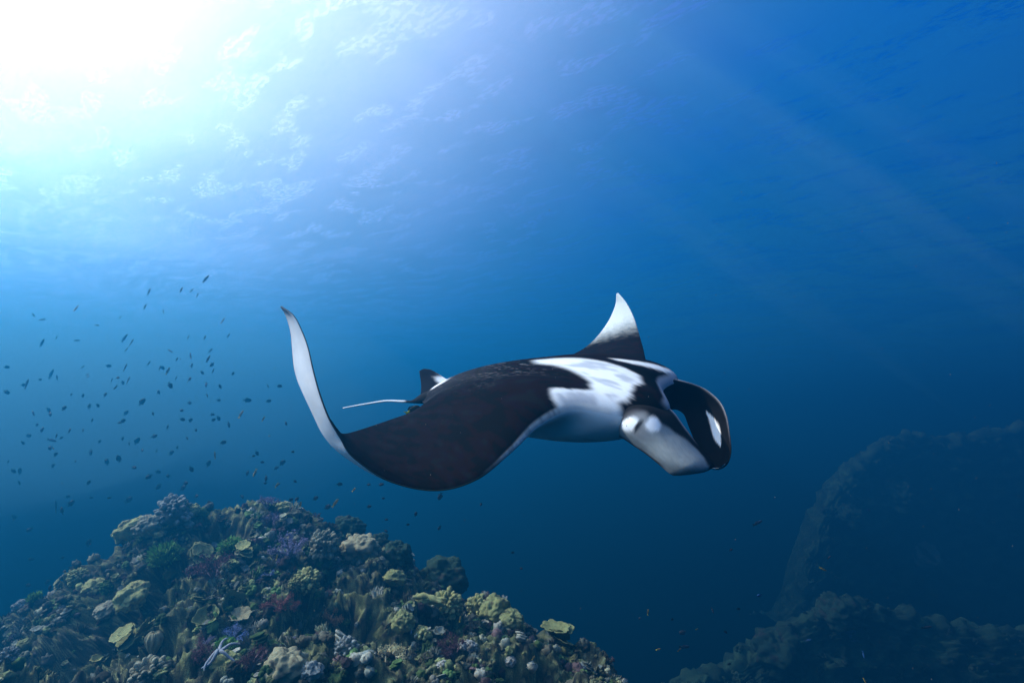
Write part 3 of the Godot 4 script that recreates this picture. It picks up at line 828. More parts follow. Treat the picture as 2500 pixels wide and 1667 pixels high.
# the underside of the water surface: real waves, clear where a facet lets the sky through and dark where it mirrors the deep
func build_surface() -> void:
	var n := 1024
	var f1 := FastNoiseLite.new()
	f1.seed = 31
	f1.frequency = 0.008
	f1.fractal_octaves = 3
	var f2 := FastNoiseLite.new()
	f2.seed = 32
	f2.frequency = 0.07
	f2.fractal_octaves = 2
	var a := f1.get_seamless_image(n, n).get_data()
	var c := f2.get_seamless_image(n, n).get_data()
	var px := PackedByteArray()
	px.resize(n * n * 2)
	for k in n * n:
		var patch := smoothstep(0.55, 0.72, a[k] / 255.0)
		var ripple := smoothstep(0.42, 0.66, c[k] / 255.0)
		var clear := maxf(patch * (0.25 + 0.75 * ripple), 0.06 * ripple)
		px[2 * k] = 255
		px[2 * k + 1] = int(255.0 * (1.0 - clear))
	var tex := ImageTexture.create_from_image(Image.create_from_data(n, n, false, Image.FORMAT_LA8, px))
	var m := StandardMaterial3D.new()
	m.albedo_color = Color(0.25, 0.72, 0.88, SURFACE_ALPHA)
	m.albedo_texture = tex
	m.transparency = BaseMaterial3D.TRANSPARENCY_ALPHA
	m.roughness = 0.3
	m.vertex_color_use_as_albedo = true
	m.backlight_enabled = true
	m.backlight = Color(0.95, 0.97, 1.0)
	var b := Buf.new()
	var rows := []
	var cols := []
	var uv := PackedVector2Array()
	var w := 361
	for y in w:
		var line := PackedVector3Array()
		var rc := PackedColorArray()
		for x in w:
			var fx := (x - 180) / 180.0
			var fy := (y - 180) / 180.0
			var p := Vector3(signf(fx) * pow(absf(fx), 1.9) * 110.0, 0.0, signf(fy) * pow(absf(fy), 1.9) * 110.0 - 12.0)
			var r := p.rotated(Vector3.UP, deg_to_rad(42.0))
			p.y = 0.10 * noise_b.get_noise_2d(r.x * 0.2, r.z * 0.35) + 0.03 * noise_a.get_noise_2d(r.x * 0.7, r.z * 1.7)
			line.append(p)
			uv.append(Vector2(r.x / 13.0, r.z / 5.5))
			# broad swells let more or less light down
			var s := noise_b.get_noise_2d(r.x * 0.16 + 50.0, r.z * 0.22)
			var al := clampf(0.75 + 0.7 * s, 0.2, 1.0)
			rc.append(Color(1, 1, 1, al))
		rows.append(line)
		cols.append(rc)
	skin(b, rows, cols, false)
	for k in b.n.size():
		b.n[k] = b.n[k] * signf(b.n[k].y)
	var arr := []
	arr.resize(Mesh.ARRAY_MAX)
	arr[Mesh.ARRAY_VERTEX] = b.v
	arr[Mesh.ARRAY_NORMAL] = b.n
	arr[Mesh.ARRAY_COLOR] = b.c
	arr[Mesh.ARRAY_TEX_UV] = uv
	arr[Mesh.ARRAY_INDEX] = b.i
	var am := ArrayMesh.new()
	am.add_surface_from_arrays(Mesh.PRIMITIVE_TRIANGLES, arr)
	var o := obj("water_surface", am, m)
	o.position.y = SURFACE_Y
	o.set_meta("kind", "structure")

const SURFACE_Y := 13.2
const SURFACE_ALPHA := 0.26

func build_milk() -> void:
	# thin drifting layers of milky, plankton-rich water on the sunlit side, under the surface
	var r := RandomNumberGenerator.new()
	r.seed = 77
	for k in 14:
		var f := k / 13.0
		var fv := FogVolume.new()
		fv.name = numbered("milky_water")
		fv.shape = RenderingServer.FOG_VOLUME_SHAPE_ELLIPSOID
		fv.size = Vector3(r.randf_range(28.0, 40.0), lerpf(3.0, 11.5, f), r.randf_range(22.0, 36.0))
		fv.position = Vector3(-fv.size.x * 0.5 - lerpf(3.0, 15.0, fposmod(f * 5.0, 1.0)), lerpf(11.9, 7.6, f), r.randf_range(-26.0, -19.0))
		fv.rotation = Vector3(r.randf_range(-0.07, 0.07), r.randf_range(-0.5, 0.5), r.randf_range(-0.10, 0.16))
		var fm := FogMaterial.new()
		fm.density = 0.0070
		fm.albedo = Color(0.62, 0.90, 1.0)
		fv.material = fm
		fv.set_meta("kind", "stuff")
		add_child(fv)

# shafts of denser, sunlit plankton that hang along the direction of the sun
func build_shafts() -> void:
	var az := deg_to_rad(-81.0)
	var el := deg_to_rad(41.0)
	var d := Vector3(sin(az) * cos(el), sin(el), -cos(az) * cos(el))
	var basis := Basis(Quaternion(Vector3.UP, d))
	var feet := [[1.26, 13.6, -6.93, 0.3, 9, 0.05], [1.82, 14.08, -7.36, 0.2, 9, 0.06], [2.4, 14.14, -7.36, 0.5, 10, 0.04], [2.8, 13.44, -6.95, 0.22, 9, 0.06], [3.03, 12.89, -6.52, 0.3, 9, 0.05], [0.5, 13.29, -7.98, 0.4, 9, 0.04], [0.93, 13.48, -7.95, 0.2, 9, 0.05], [4.16, 12.52, -7.58, 0.5, 10, 0.04], [4.92, 12.98, -8.02, 0.25, 10, 0.05], [2.05, 12.56, -8.59, 0.3, 8, 0.05], [-0.46, 14.07, -8.38, 0.35, 8, 0.05], [5.92, 13.48, -7.95, 0.35, 10, 0.04], [3.1, 12.04, -8.66, 0.3, 9, 0.04], [0, 14.26, -7.34, 0.25, 8, 0.05], [6.33, 12.52, -7.58, 0.3, 9, 0.04]]
	for f in feet:
		var fv := FogVolume.new()
		fv.name = numbered("sunlit_plankton")
		fv.shape = RenderingServer.FOG_VOLUME_SHAPE_ELLIPSOID
		fv.size = Vector3(f[3], f[4], f[3] * 1.3)
		fv.transform = Transform3D(basis, Vector3(f[0], f[1], f[2]))
		var fm := FogMaterial.new()
		fm.density = f[5] * 2.0
		fm.albedo = Color(0.50, 0.80, 1.0)
		fv.material = fm
		fv.set_meta("kind", "stuff")
		add_child(fv)

# ---------------------------------------------------------------- corals
const TONES := {
	"yellow": Color(0.66, 0.68, 0.28), "green": Color(0.15, 0.29, 0.08), "beige": Color(0.60, 0.59, 0.40), "grey": Color(0.50, 0.55, 0.50),
	"teal": Color(0.055, 0.115, 0.075), "purple": Color(0.22, 0.20, 0.31), "red": Color(0.25, 0.10, 0.085), "maroon": Color(0.13, 0.065, 0.075), "white": Color(0.66, 0.68, 0.60),
	"olive": Color(0.47, 0.51, 0.21), "orange": Color(0.34, 0.20, 0.11), "blue": Color(0.20, 0.26, 0.46), "tan": Color(0.60, 0.56, 0.33),
}

func ball(b: Buf, at: Vector3, r: Vector3, nu: int, nv: int, col: Color, bump := 0.0, freq := 3.0, basis := Basis()) -> void:
	var rows := []
	var cols := []
	for y in nv + 1:
		var ph := PI * clampf(float(y) / nv, 0.004, 0.996)
		var line := PackedVector3Array()
		var rc := PackedColorArray()
		for x in nu:
			var th := TAU * x / nu
			var d := Vector3(sin(ph) * cos(th), cos(ph), sin(ph) * sin(th))
			var k := 1.0
			if bump > 0.0:
				k += bump * noise_b.get_noise_3dv(d * freq + at * 13.0)
			line.append(at + basis * (d * r * k))
			rc.append(col * (1.0 + 0.5 * noise_a.get_noise_3dv(d * 2.5 + at * 9.0)))
		rows.append(line)
		cols.append(rc)
	skin(b, rows, cols)

# a massive coral: a dome with knobs all over, a little flattened
func lump_mesh(n: int, col: Color) -> ArrayMesh:
	var b := Buf.new()
	var cell := FastNoiseLite.new()
	cell.noise_type = FastNoiseLite.TYPE_CELLULAR
	cell.cellular_return_type = FastNoiseLite.RETURN_DISTANCE
	cell.frequency = 1.0
	cell.seed = n
	var rows := []
	var cols := []
	var off := Vector3(n * 3.7, n * 1.3, n * 2.1)
	for y in 45:
		var ph := PI * clampf(y / 44.0, 0.004, 0.996)
		var line := PackedVector3Array()
		var rc := PackedColorArray()
		for x in 72:
			var th := TAU * x / 72.0
			var d := Vector3(sin(ph) * cos(th), cos(ph), sin(ph) * sin(th))
			var big := noise_b.get_noise_3dv(d * 1.1 + off)
			var ce := cell.get_noise_3dv(d * 3.1 + off)
			var ce2 := cell.get_noise_3dv(d * 8.0 + off)
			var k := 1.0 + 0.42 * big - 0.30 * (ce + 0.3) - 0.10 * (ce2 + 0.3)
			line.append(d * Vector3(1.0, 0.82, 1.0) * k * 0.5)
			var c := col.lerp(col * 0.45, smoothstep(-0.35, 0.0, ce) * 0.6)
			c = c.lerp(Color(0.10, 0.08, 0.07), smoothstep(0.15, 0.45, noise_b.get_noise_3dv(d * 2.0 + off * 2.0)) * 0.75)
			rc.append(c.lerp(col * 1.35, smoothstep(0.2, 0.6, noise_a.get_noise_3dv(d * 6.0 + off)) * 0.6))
		rows.append(line)
		cols.append(rc)
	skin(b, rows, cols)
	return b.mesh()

# a colony of stubby knobs on a mound
func knob_mesh(n: int, col: Color) -> Array:
	var b := Buf.new()
	var r := RandomNumberGenerator.new()
	r.seed = 100 + n
	ball(b, Vector3.ZERO, Vector3(0.40, 0.42, 0.40), 28, 18, col * 0.6, 0.35, 2.0)
	var mound := b.mesh()
	b = Buf.new()
	for k in 110:
		var d := Vector3(r.randf_range(-1, 1), r.randf_range(-0.5, 1), r.randf_range(-1, 1)).normalized()
		var s := r.randf_range(0.045, 0.095)
		var tone := col * r.randf_range(0.65, 1.3)
		ball(b, d * Vector3(0.42, 0.45, 0.42) * (1.0 + 0.28 * noise_b.get_noise_3dv(d * 2.0 + Vector3(n, 0, 0))), Vector3(s, s * 1.5, s), 8, 6, tone, 0.0, 1.0, Basis(Quaternion(Vector3.UP, d)) if d.y > -0.99 else Basis())
	return [["mound", mound, ""], ["knobs", b.mesh(), "stuff"]]

# overlapping thin plates, each a wavy shelf with an upturned rim
func plate_mesh(n: int, col: Color, cup: float, count: int) -> Array:
	var out := []
	var r := RandomNumberGenerator.new()
	r.seed = 200 + n
	for p in count:
		var b := Buf.new()
		var at := Vector3(r.randf_range(-0.22, 0.22), r.randf_range(-0.25, 0.25), r.randf_range(-0.15, 0.15)) if count > 1 else Vector3(0, -0.3, 0)
		var tilt := Basis.from_euler(Vector3(r.randf_range(-0.3, 0.75), r.randf_range(0, TAU), r.randf_range(-0.4, 0.4))) if count > 1 else Basis.from_euler(Vector3(0.35, 0.4, -0.25))
		var size := r.randf_range(0.26, 0.48) if count > 1 else 0.62
		var rows := []
		var cols := []
		var nr := 14
		for y in 2 * nr:
			var top := y < nr
			var q := float(y) / nr if top else float(2 * nr - y) / nr
			q = clampf(q, 0.02, 1.0)
			var line := PackedVector3Array()
			var rc := PackedColorArray()
			for x in 44:
				var th := TAU * x / 44.0
				var lobe := 1.0 + 0.30 * noise_b.get_noise_3d(cos(th) * 1.4 + n, sin(th) * 1.4, p * 3.0) + 0.07 * noise_a.get_noise_3d(cos(th) * 5.0, sin(th) * 5.0, n)
				var h := cup * pow(q, 2.2) + 0.10 * q * noise_b.get_noise_3d(cos(th) * 2.0, sin(th) * 2.0, n + p * 5.0) + 0.05 * noise_a.get_noise_3d(cos(th) * q * 7.0, sin(th) * q * 7.0, n)
				var thick := 0.075 * (1.0 - 0.55 * q)
				line.append(at + tilt * (Vector3(cos(th) * q * lobe, h + (thick if top else -thick), sin(th) * q * lobe) * size))
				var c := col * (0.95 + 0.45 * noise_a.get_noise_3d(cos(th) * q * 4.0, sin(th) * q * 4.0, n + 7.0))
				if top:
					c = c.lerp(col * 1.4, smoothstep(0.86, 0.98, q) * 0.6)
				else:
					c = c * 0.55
				rc.append(c)
			rows.append(line)
			cols.append(rc)
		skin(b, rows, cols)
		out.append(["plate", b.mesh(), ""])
	return out

# a soft coral: branching stalks that end in clouds of tiny polyps
func soft_mesh(n: int, col: Color) -> Array:
	var b := Buf.new()
	var r := RandomNumberGenerator.new()
	r.seed = 300 + n
	var pale := col.lerp(Color(0.6, 0.6, 0.65), 0.15)
	var tips := []
	for k in 9:
		var d := Vector3(r.randf_range(-0.8, 0.8), r.randf_range(0.25, 1.0), r.randf_range(-0.7, 0.7)).normalized()
		var len := r.randf_range(0.35, 0.62)
		var mid := Vector3(0, -0.40, 0) + d * len * 0.5 + Vector3(0, 0.10, 0)
		var end := Vector3(0, -0.40, 0) + d * len * 1.25
		tube(b, [Vector3(0, -0.48, 0), mid, end], [0.07, 0.045, 0.02], 6, [pale, pale, col])
		for j in 7:
			var e := end + Vector3(r.randf_range(-1, 1), r.randf_range(-0.9, 0.9), r.randf_range(-1, 1)).normalized() * r.randf_range(0.06, 0.19)
			tube(b, [mid.lerp(end, r.randf_range(0.3, 0.9)), e], [0.016, 0.008], 4, [col, col])
			tips.append(e)
	var stalk := b.mesh()
	b = Buf.new()
	for e in tips:
		for j in 11:
			var p: Vector3 = e + Vector3(r.randfn(0, 0.05), r.randfn(0, 0.05), r.randfn(0, 0.05))
			var s := r.randf_range(0.010, 0.024)
			ball(b, p, Vector3(s, s, s), 4, 3, col * r.randf_range(0.55, 1.7))
	return [["stalk", stalk, ""], ["polyps", b.mesh(), "stuff"]]

# leafy weed: many small curled blades on a mound
func weed_mesh(n: int, col: Color) -> Array:
	var b := Buf.new()
	var r := RandomNumberGenerator.new()
	r.seed = 400 + n
	ball(b, Vector3(0, -0.14, 0), Vector3(0.42, 0.24, 0.36), 20, 12, col * 0.5, 0.6, 2.0)
	var mound := b.mesh()
	b = Buf.new()
	for k in 330:
		var d := Vector3(r.randf_range(-1, 1), r.randf_range(-0.2, 1), r.randf_range(-1, 1)).normalized()
		var at := Vector3(0, -0.14, 0) + d * Vector3(0.43, 0.26, 0.37) * (1.0 + 0.45 * noise_b.get_noise_3dv(d * 2.0 + Vector3(n, 2, 0)))
		var side := d.cross(Vector3(r.randf_range(-1, 1), r.randf_range(-1, 1), r.randf_range(-1, 1))).normalized()
		var l := r.randf_range(0.05, 0.13)
		var w := r.randf_range(0.02, 0.05)
		var tip := (d + Vector3(r.randf_range(-0.5, 0.5), 0.5, r.randf_range(-0.5, 0.5))).normalized()
		var tone := col * r.randf_range(0.6, 1.8)
		var rows := []
		var cols := []
		for y in 4:
			var q := y / 3.0
			var c := at + tip * l * q + d * l * 0.4 * q * q
			var ww := w * sin(PI * (0.15 + 0.8 * q))
			rows.append(PackedVector3Array([c - side * ww, c + d * w * 0.3, c + side * ww]))
			cols.append(PackedColorArray([tone, tone, tone]))
		skin(b, rows, cols, false)
	return [["mound", mound, ""], ["blades", b.mesh(), "stuff"]]

# a ribbed barrel sponge with a dark mouth
func barrel_mesh(col: Color) -> ArrayMesh:
	var b := Buf.new()
	var rows := []
	var cols := []
	var prof := [[0.10, -0.55], [0.17, -0.42], [0.27, -0.20], [0.34, 0.02], [0.36, 0.20], [0.33, 0.36], [0.25, 0.47], [0.17, 0.50], [0.13, 0.46], [0.10, 0.30], [0.02, 0.22]]
	for y in 41:
		var t := y / 40.0 * (prof.size() - 1)
		var i := mini(int(t), prof.size() - 2)
		var f := t - i
		var rad := cubic_interpolate(prof[i][0], prof[i + 1][0], prof[maxi(i - 1, 0)][0], prof[mini(i + 2, prof.size() - 1)][0], f)
		var h := cubic_interpolate(prof[i][1], prof[i + 1][1], prof[maxi(i - 1, 0)][1], prof[mini(i + 2, prof.size() - 1)][1], f)
		var line := PackedVector3Array()
		var rc := PackedColorArray()
		for x in 72:
			var th := TAU * x / 72.0
			var rib := 1.0 + 0.07 * sin(th * 9.0 + 0.7 * sin(h * 5.0)) + 0.08 * noise_b.get_noise_3d(cos(th), h * 2.0, sin(th))
			line.append(Vector3(cos(th) * rad * rib, h + 0.05 * noise_b.get_noise_2d(cos(th) * 1.5, sin(th) * 1.5), sin(th) * rad * rib))
			rc.append(col * (1.05 + 0.5 * noise_b.get_noise_3d(cos(th) * 2.0, h * 3.0, sin(th) * 2.0)))
		rows.append(line)
		cols.append(rc)
	skin(b, rows, cols)
	return b.mesh()

func finger_mesh(n: int, col: Color) -> Array:
	var out := []
	var r := RandomNumberGenerator.new()
	r.seed = 500 + n
	for k in 4:
		var b := Buf.new()
		var path := []
		var rad := []
		var cc := []
		var y0 := r.randf_range(-0.15, 0.1)
		for j in 14:
			var t := j / 13.0
			path.append(Vector3(-0.5 + t, y0 + 0.30 * t + 0.06 * sin(t * 5.0 + k * 2.0), 0.12 * (k - 1.5) + 0.05 * sin(t * 4.0 + k)))
			rad.append((0.075 + 0.025 * sin(t * 17.0 + k)) * (1.0 if t < 0.85 else sqrt(maxf(0.02, (1.0 - t) / 0.15))))
			cc.append(col * r.randf_range(0.85, 1.2))
		tube(b, path, rad, 10, cc)
		out.append(["finger", b.mesh(), ""])
	return out

func on_ground(g: Ground, fx: float, fy: float) -> Array:
	var y := clampi(roundi(fy * (g.h - 1)), 1, g.h - 2)
	var x := clampi(roundi(fx * (g.w - 1)), 1, g.w - 2)
	var n: Vector3 = (g.normals[y][x] + g.normals[y - 1][x - 1] + g.normals[y + 1][x + 1] + g.normals[maxi(y - 4, 0)][x] + g.normals[mini(y + 4, g.h - 1)][x])
	return [g.rows[y][x], n.normalized()]

const CORALS := [
	["knob", "grey", "tall grey knobbly coral tower standing on the skyline of the left reef", 0.3301, 0.1436, 0.480],
	["lump", "yellow", "smooth pale yellow coral dome on the reef skyline, left of the grey tower", 0.2847, 0.1089, 0.459],
	["lump", "beige", "low beige coral mound wedged between the pale dome and the grey tower", 0.3110, 0.1683, 0.332],
	["lump", "yellow", "small yellowish coral knob on the right shoulder of the grey tower", 0.3469, 0.1238, 0.206],
	["soft", "purple", "lilac soft coral tuft topping the reef crest", 0.4282, 0.1337, 0.243],
	["lump", "yellow", "pale yellow coral lump at the right end of the reef crest", 0.4474, 0.1089, 0.232],
	["soft", "purple", "lilac soft coral just below the crest tuft", 0.4354, 0.1782, 0.267],
	["soft", "purple", "large lilac soft coral bush in the middle of the slope", 0.4593, 0.3416, 0.431],
	["weed", "green", "bright green weed clump left of the reef centre", 0.3876, 0.3069, 0.300],
	["weed", "green", "green weedy mound below the grey coral tower", 0.3182, 0.3069, 0.381],
	["plate", "yellow", "yellow plate coral ledge beside the bright green weed clump", 0.3995, 0.3416, 0.240],
	["plate", "yellow", "pale yellow plate coral right of the green weedy mound", 0.3565, 0.3119, 0.326],
	["soft", "maroon", "wide dusky maroon soft coral under the pale plates", 0.3684, 0.4208, 0.440],
	["lump", "beige", "round beige coral on the bare ramp below the crest", 0.4617, 0.2277, 0.200],
	["soft", "blue", "narrow blue soft coral hanging left of the bright yellow clump", 0.4306, 0.4653, 0.172],
	["knob", "yellow", "bright yellow folded coral clump above the dark hollow", 0.4761, 0.5149, 0.323],
	["knob", "yellow", "small yellow coral knob left of the bright yellow clump", 0.4617, 0.5446, 0.139],
	["barrel", "tan", "ribbed tan barrel sponge standing at the lower left of the reef", 0.2943, 0.6287, 0.234],
	["plate", "yellow", "hanging yellow green plate coral just above the barrel sponge", 0.2943, 0.5990, 0.273],
	["plate", "yellow", "hanging yellow green plate coral left of the one above the barrel sponge", 0.2584, 0.5198, 0.289],
	["lump", "yellow", "crusty upright yellow coral disc with a dark shadow to its right", 0.2775, 0.4109, 0.332],
	["lump", "yellow", "rounded yellow coral head on the upper left slope", 0.2392, 0.2426, 0.292],
	["knob", "green", "small green knobbly coral right of the rounded yellow head", 0.2512, 0.2772, 0.186],
	["lump", "beige", "beige coral lump at the rim of the dark left hollow", 0.2440, 0.3762, 0.245],
	["vase", "olive", "olive folded vase coral with an open hollow, centre left", 0.3876, 0.5644, 0.270],
	["plate", "tan", "tan upright plate coral blades right of the folded vase coral", 0.3995, 0.5941, 0.290],
	["vase", "olive", "olive cup coral left of the folded vase coral", 0.3612, 0.6238, 0.211],
	["soft", "blue", "bright blue soft coral tree below the folded vase coral", 0.3876, 0.6683, 0.229],
	["soft", "blue", "small blue soft coral right of the bright blue tree", 0.3995, 0.6485, 0.128],
	["soft", "purple", "small lilac soft coral left of the bright blue tree", 0.3589, 0.6931, 0.112],
	["weed", "green", "vivid green leafy weed above the white sea star", 0.3780, 0.7327, 0.239],
	["lump", "olive", "rounded olive coral boulder under the white sea star", 0.3756, 0.8713, 0.263],
	["soft", "maroon", "maroon soft coral bush right of the white sea star", 0.4043, 0.8713, 0.236],
	["soft", "maroon", "dark maroon soft coral between barrel sponge and sea star", 0.3469, 0.8762, 0.243],
	["lump", "tan", "broad tan coral boulder at the bottom edge with green weed on it", 0.4545, 0.8911, 0.318],
	["weed", "green", "vivid green weed draped over the broad tan boulder", 0.4689, 0.8663, 0.219],
	["lump", "grey", "smooth pale grey coral dome right of the broad tan boulder", 0.5024, 0.8960, 0.162],
	["soft", "red", "red soft coral fan in the shade of the dark hollow", 0.4426, 0.6139, 0.264],
	["soft", "red", "smaller red soft coral right of the red fan", 0.4641, 0.5941, 0.171],
	["soft", "orange", "orange soft coral tuft inside the dark central hollow", 0.5311, 0.5149, 0.246],
	["finger", "yellow", "long yellow finger coral lying across the right slope", 0.6603, 0.4257, 0.376],
	["knob", "yellow", "yellow knobbly coral colony at the end of the long finger coral", 0.6842, 0.3465, 0.375],
	["knob", "yellow", "yellow knobbly coral colony right of the colony by the finger coral", 0.7297, 0.1485, 0.327],
	["lump", "olive", "olive folded coral head on the right ridge", 0.7488, 0.2228, 0.370],
	["lump", "olive", "olive coral head just below the folded head on the right ridge", 0.7727, 0.2772, 0.290],
	["plate", "olive", "green overlapping plate coral at the far right end of the reef", 0.8254, 0.1040, 0.450],
	["lump", "teal", "large dark green boulder coral on the right shoulder of the reef", 0.6770, 0.1040, 0.607],
	["soft", "tan", "tall dusty tan soft coral at the bottom centre", 0.6148, 0.8762, 0.220],
	["soft", "maroon", "dark maroon soft coral at the bottom right of the reef", 0.7033, 0.6040, 0.301],
	["lump", "white", "small white rubble piece shaped like a hook", 0.7129, 0.5941, 0.097],
	["lump", "white", "white broken coral slab on the lower right slope", 0.7225, 0.5495, 0.148],
	["lump", "white", "white stone beside the dark maroon soft coral at the bottom", 0.6914, 0.8564, 0.112],
	["lump", "white", "small pale stone near the orange yellow fish at the bottom right", 0.7823, 0.5099, 0.112],
	["plate", "yellow", "lone pale plate coral inside the dark left hollow", 0.2177, 0.5050, 0.192],
	["weed", "green", "green weed tuft on the far left skyline", 0.1890, 0.2277, 0.192],
	["lump", "grey", "grey coral knob on the far left skyline", 0.1603, 0.1287, 0.176],
	["knob", "grey", "grey knobbly coral at the left edge of the photo", 0.0813, 0.8960, 0.139],
	["lump", "olive", "small olive coral near the left edge of the photo", 0.1603, 0.5248, 0.126],
	["knob", "yellow", "pale yellow coral column on the left skyline, above the dark hollow", 0.2321, 0.1634, 0.259],
	["knob", "beige", "beige knobbly coral bed at the bottom edge under the barrel sponge", 0.2919, 0.8911, 0.290],
	["finger", "yellow", "short yellow finger coral at the bottom edge under the barrel sponge", 0.3110, 0.8960, 0.107],
	["lump", "yellow", "round yellow coral below the long finger coral", 0.6603, 0.5396, 0.176],
	["lump", "olive", "olive coral with a ring shaped top, left of the round yellow coral", 0.6364, 0.5495, 0.239],
	["knob", "grey", "pale grey bushy coral alone at the bottom of the dark hollow", 0.5574, 0.8515, 0.216],
	["knob", "beige", "beige knobbly coral at the right end of the bare ramp", 0.4928, 0.3119, 0.368],
	["lump", "olive", "upright olive coral stump left of the large dark green boulder", 0.6220, 0.3020, 0.291],
	["lump", "tan", "long tan ledge of coral behind the bare ramp", 0.5789, 0.1931, 0.498],
	["lump", "teal", "green coral mound on the receding right skyline", 0.6196, 0.1832, 0.373],
	["lump", "teal", "dark green coral mound just right of the reef crest", 0.5215, 0.0644, 0.486],
	["lump", "teal", "small dark green coral on the skyline right of the crest mound", 0.5885, 0.0792, 0.327],
]
const SIDE_CORALS := [
	["lump", "teal", "green lit coral mound at the lower right of the photo", 0.3393, 0.2710, 1.690, 0],
	["lump", "teal", "dim green coral head crowning the near right slope", 0.4732, 0.2056, 1.454, 0],
	["soft", "blue", "pale blue soft coral tuft on the near right slope", 0.4911, 0.3178, 0.414, 0],
	["soft", "blue", "pale blue soft coral tuft below its twin on the near right slope", 0.5089, 0.3551, 0.416, 0],
	["plate", "grey", "pale round plate coral on the far right reef wall", 0.5635, 0.5122, 1.792, 1],
	["lump", "teal", "dim coral knob on the left edge of the far right reef", 0.3492, 0.2846, 1.595, 1],
	["lump", "teal", "broad hazy coral bulge on the upper far right reef", 0.5000, 0.3333, 2.193, 1],
	["lump", "teal", "faint coral block at the top of the far right reef", 0.4921, 0.1382, 1.406, 1],
]

func coral_kind(kind: String, n: int, col: Color) -> Variant:
	match kind:
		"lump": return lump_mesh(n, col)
		"knob": return knob_mesh(n, col)
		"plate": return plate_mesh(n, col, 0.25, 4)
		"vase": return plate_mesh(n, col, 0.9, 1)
		"soft": return soft_mesh(n, col)
		"weed": return weed_mesh(n, col)
		"barrel": return barrel_mesh(col)
	return finger_mesh(n, col)

const CALLED := {"lump": "boulder_coral", "knob": "knobbly_coral", "plate": "plate_coral", "vase": "cup_coral", "soft": "soft_coral", "weed": "seaweed_clump", "barrel": "barrel_sponge", "finger": "finger_coral"}
const SORT := {"lump": "coral", "knob": "coral", "plate": "coral", "vase": "coral", "soft": "soft coral", "weed": "seaweed", "barrel": "sponge", "finger": "coral"}

func build_corals() -> void:
	var mat := grain(0.7, 9.0)
	var soft := StandardMaterial3D.new()
	soft.vertex_color_use_as_albedo = true
	soft.roughness = 0.8
	soft.metallic_specular = 0.1
	soft.backlight_enabled = true
	soft.backlight = Color(0.35, 0.35, 0.35)
	var n := 0
	for set_ in [[CORALS, null], [SIDE_CORALS, null]]:
		for e in set_[0]:
			n += 1
			var g: Ground = reef if set_[0] == CORALS else (near_slope if e[6] == 0 else far_reef)
			var spot := on_ground(g, e[3], e[4])
			var size: float = e[5]
			var tone: Color = TONES[e[1]]
			if e[0] == "soft" or e[0] == "weed":
				tone = tone * 1.0
			var made: Variant = coral_kind(e[0], n, tone)
			var look: Material = soft if e[0] in ["soft", "weed"] else mat
			var o: Node3D
			if made is Array and made.size() > 1:
				o = thing(CALLED[e[0]], Vector3.ZERO)
				for part in made:
					var pm := obj(part[0], part[1], look, o)
					if part[2] != "":
						pm.set_meta("kind", part[2])
			else:
				o = obj(CALLED[e[0]], made[0][1] if made is Array else made, look)
			var up: Vector3 = spot[1].lerp(Vector3.UP, 0.55).normalized()
			var q := Basis(Quaternion(Vector3.UP, up)) * Basis(Vector3.UP, rng.randf_range(-0.5, 0.5) if e[0] in ["finger", "vase", "barrel"] else rng.randf_range(0, TAU))
			if e[0] == "barrel":
				q = Basis(Vector3.UP, 0.4)
			var tall := rng.randf_range(0.85, 1.2)
			if e[0] == "lump":
				tall *= 0.9
			o.transform = Transform3D(q.scaled_local(Vector3(size, size * tall, size)), spot[0] + (Vector3(0, 0.45, 0.25) * size if e[0] == "barrel" else up * size * (0.16 if e[0] in ["lump", "knob", "plate"] else 0.32)))
			tag(o, e[2], SORT[e[0]])
	# white sea star draped over the olive boulder
	var s := thing("sea_star", Vector3.ZERO)
	var star: Array = [0.378, 0.8812]
	var spot := on_ground(reef, star[0], star[1])
	for k in 5:
		var b := Buf.new()
		var a := TAU * k / 5.0 + 0.4
		var path := []
		var rad := []
		var cc := []
		for j in 9:
			var t := j / 8.0
			var bend := a + 0.9 * t * sin(k * 2.3)
			path.append(Vector3(cos(bend) * 0.16 * t, 0.012 - 0.05 * t * t + 0.012 * sin(t * 6.0 + k), sin(bend) * 0.16 * t))
			rad.append(lerpf(0.017, 0.008, t) * (1.0 if j < 8 else 0.4))
			cc.append(Color(0.62, 0.68, 0.74))
		tube(b, path, rad, 8, cc)
		obj("arm", b.mesh(), mat, s)
	s.transform = Transform3D(Basis(Quaternion(Vector3.UP, spot[1].lerp(Vector3(0, 0.4, 1).normalized(), 0.4).normalized())), spot[0] + Vector3(0, 0.13, 0.13))
	tag(s, "white sea star with slender bent arms on the olive boulder", "sea star")

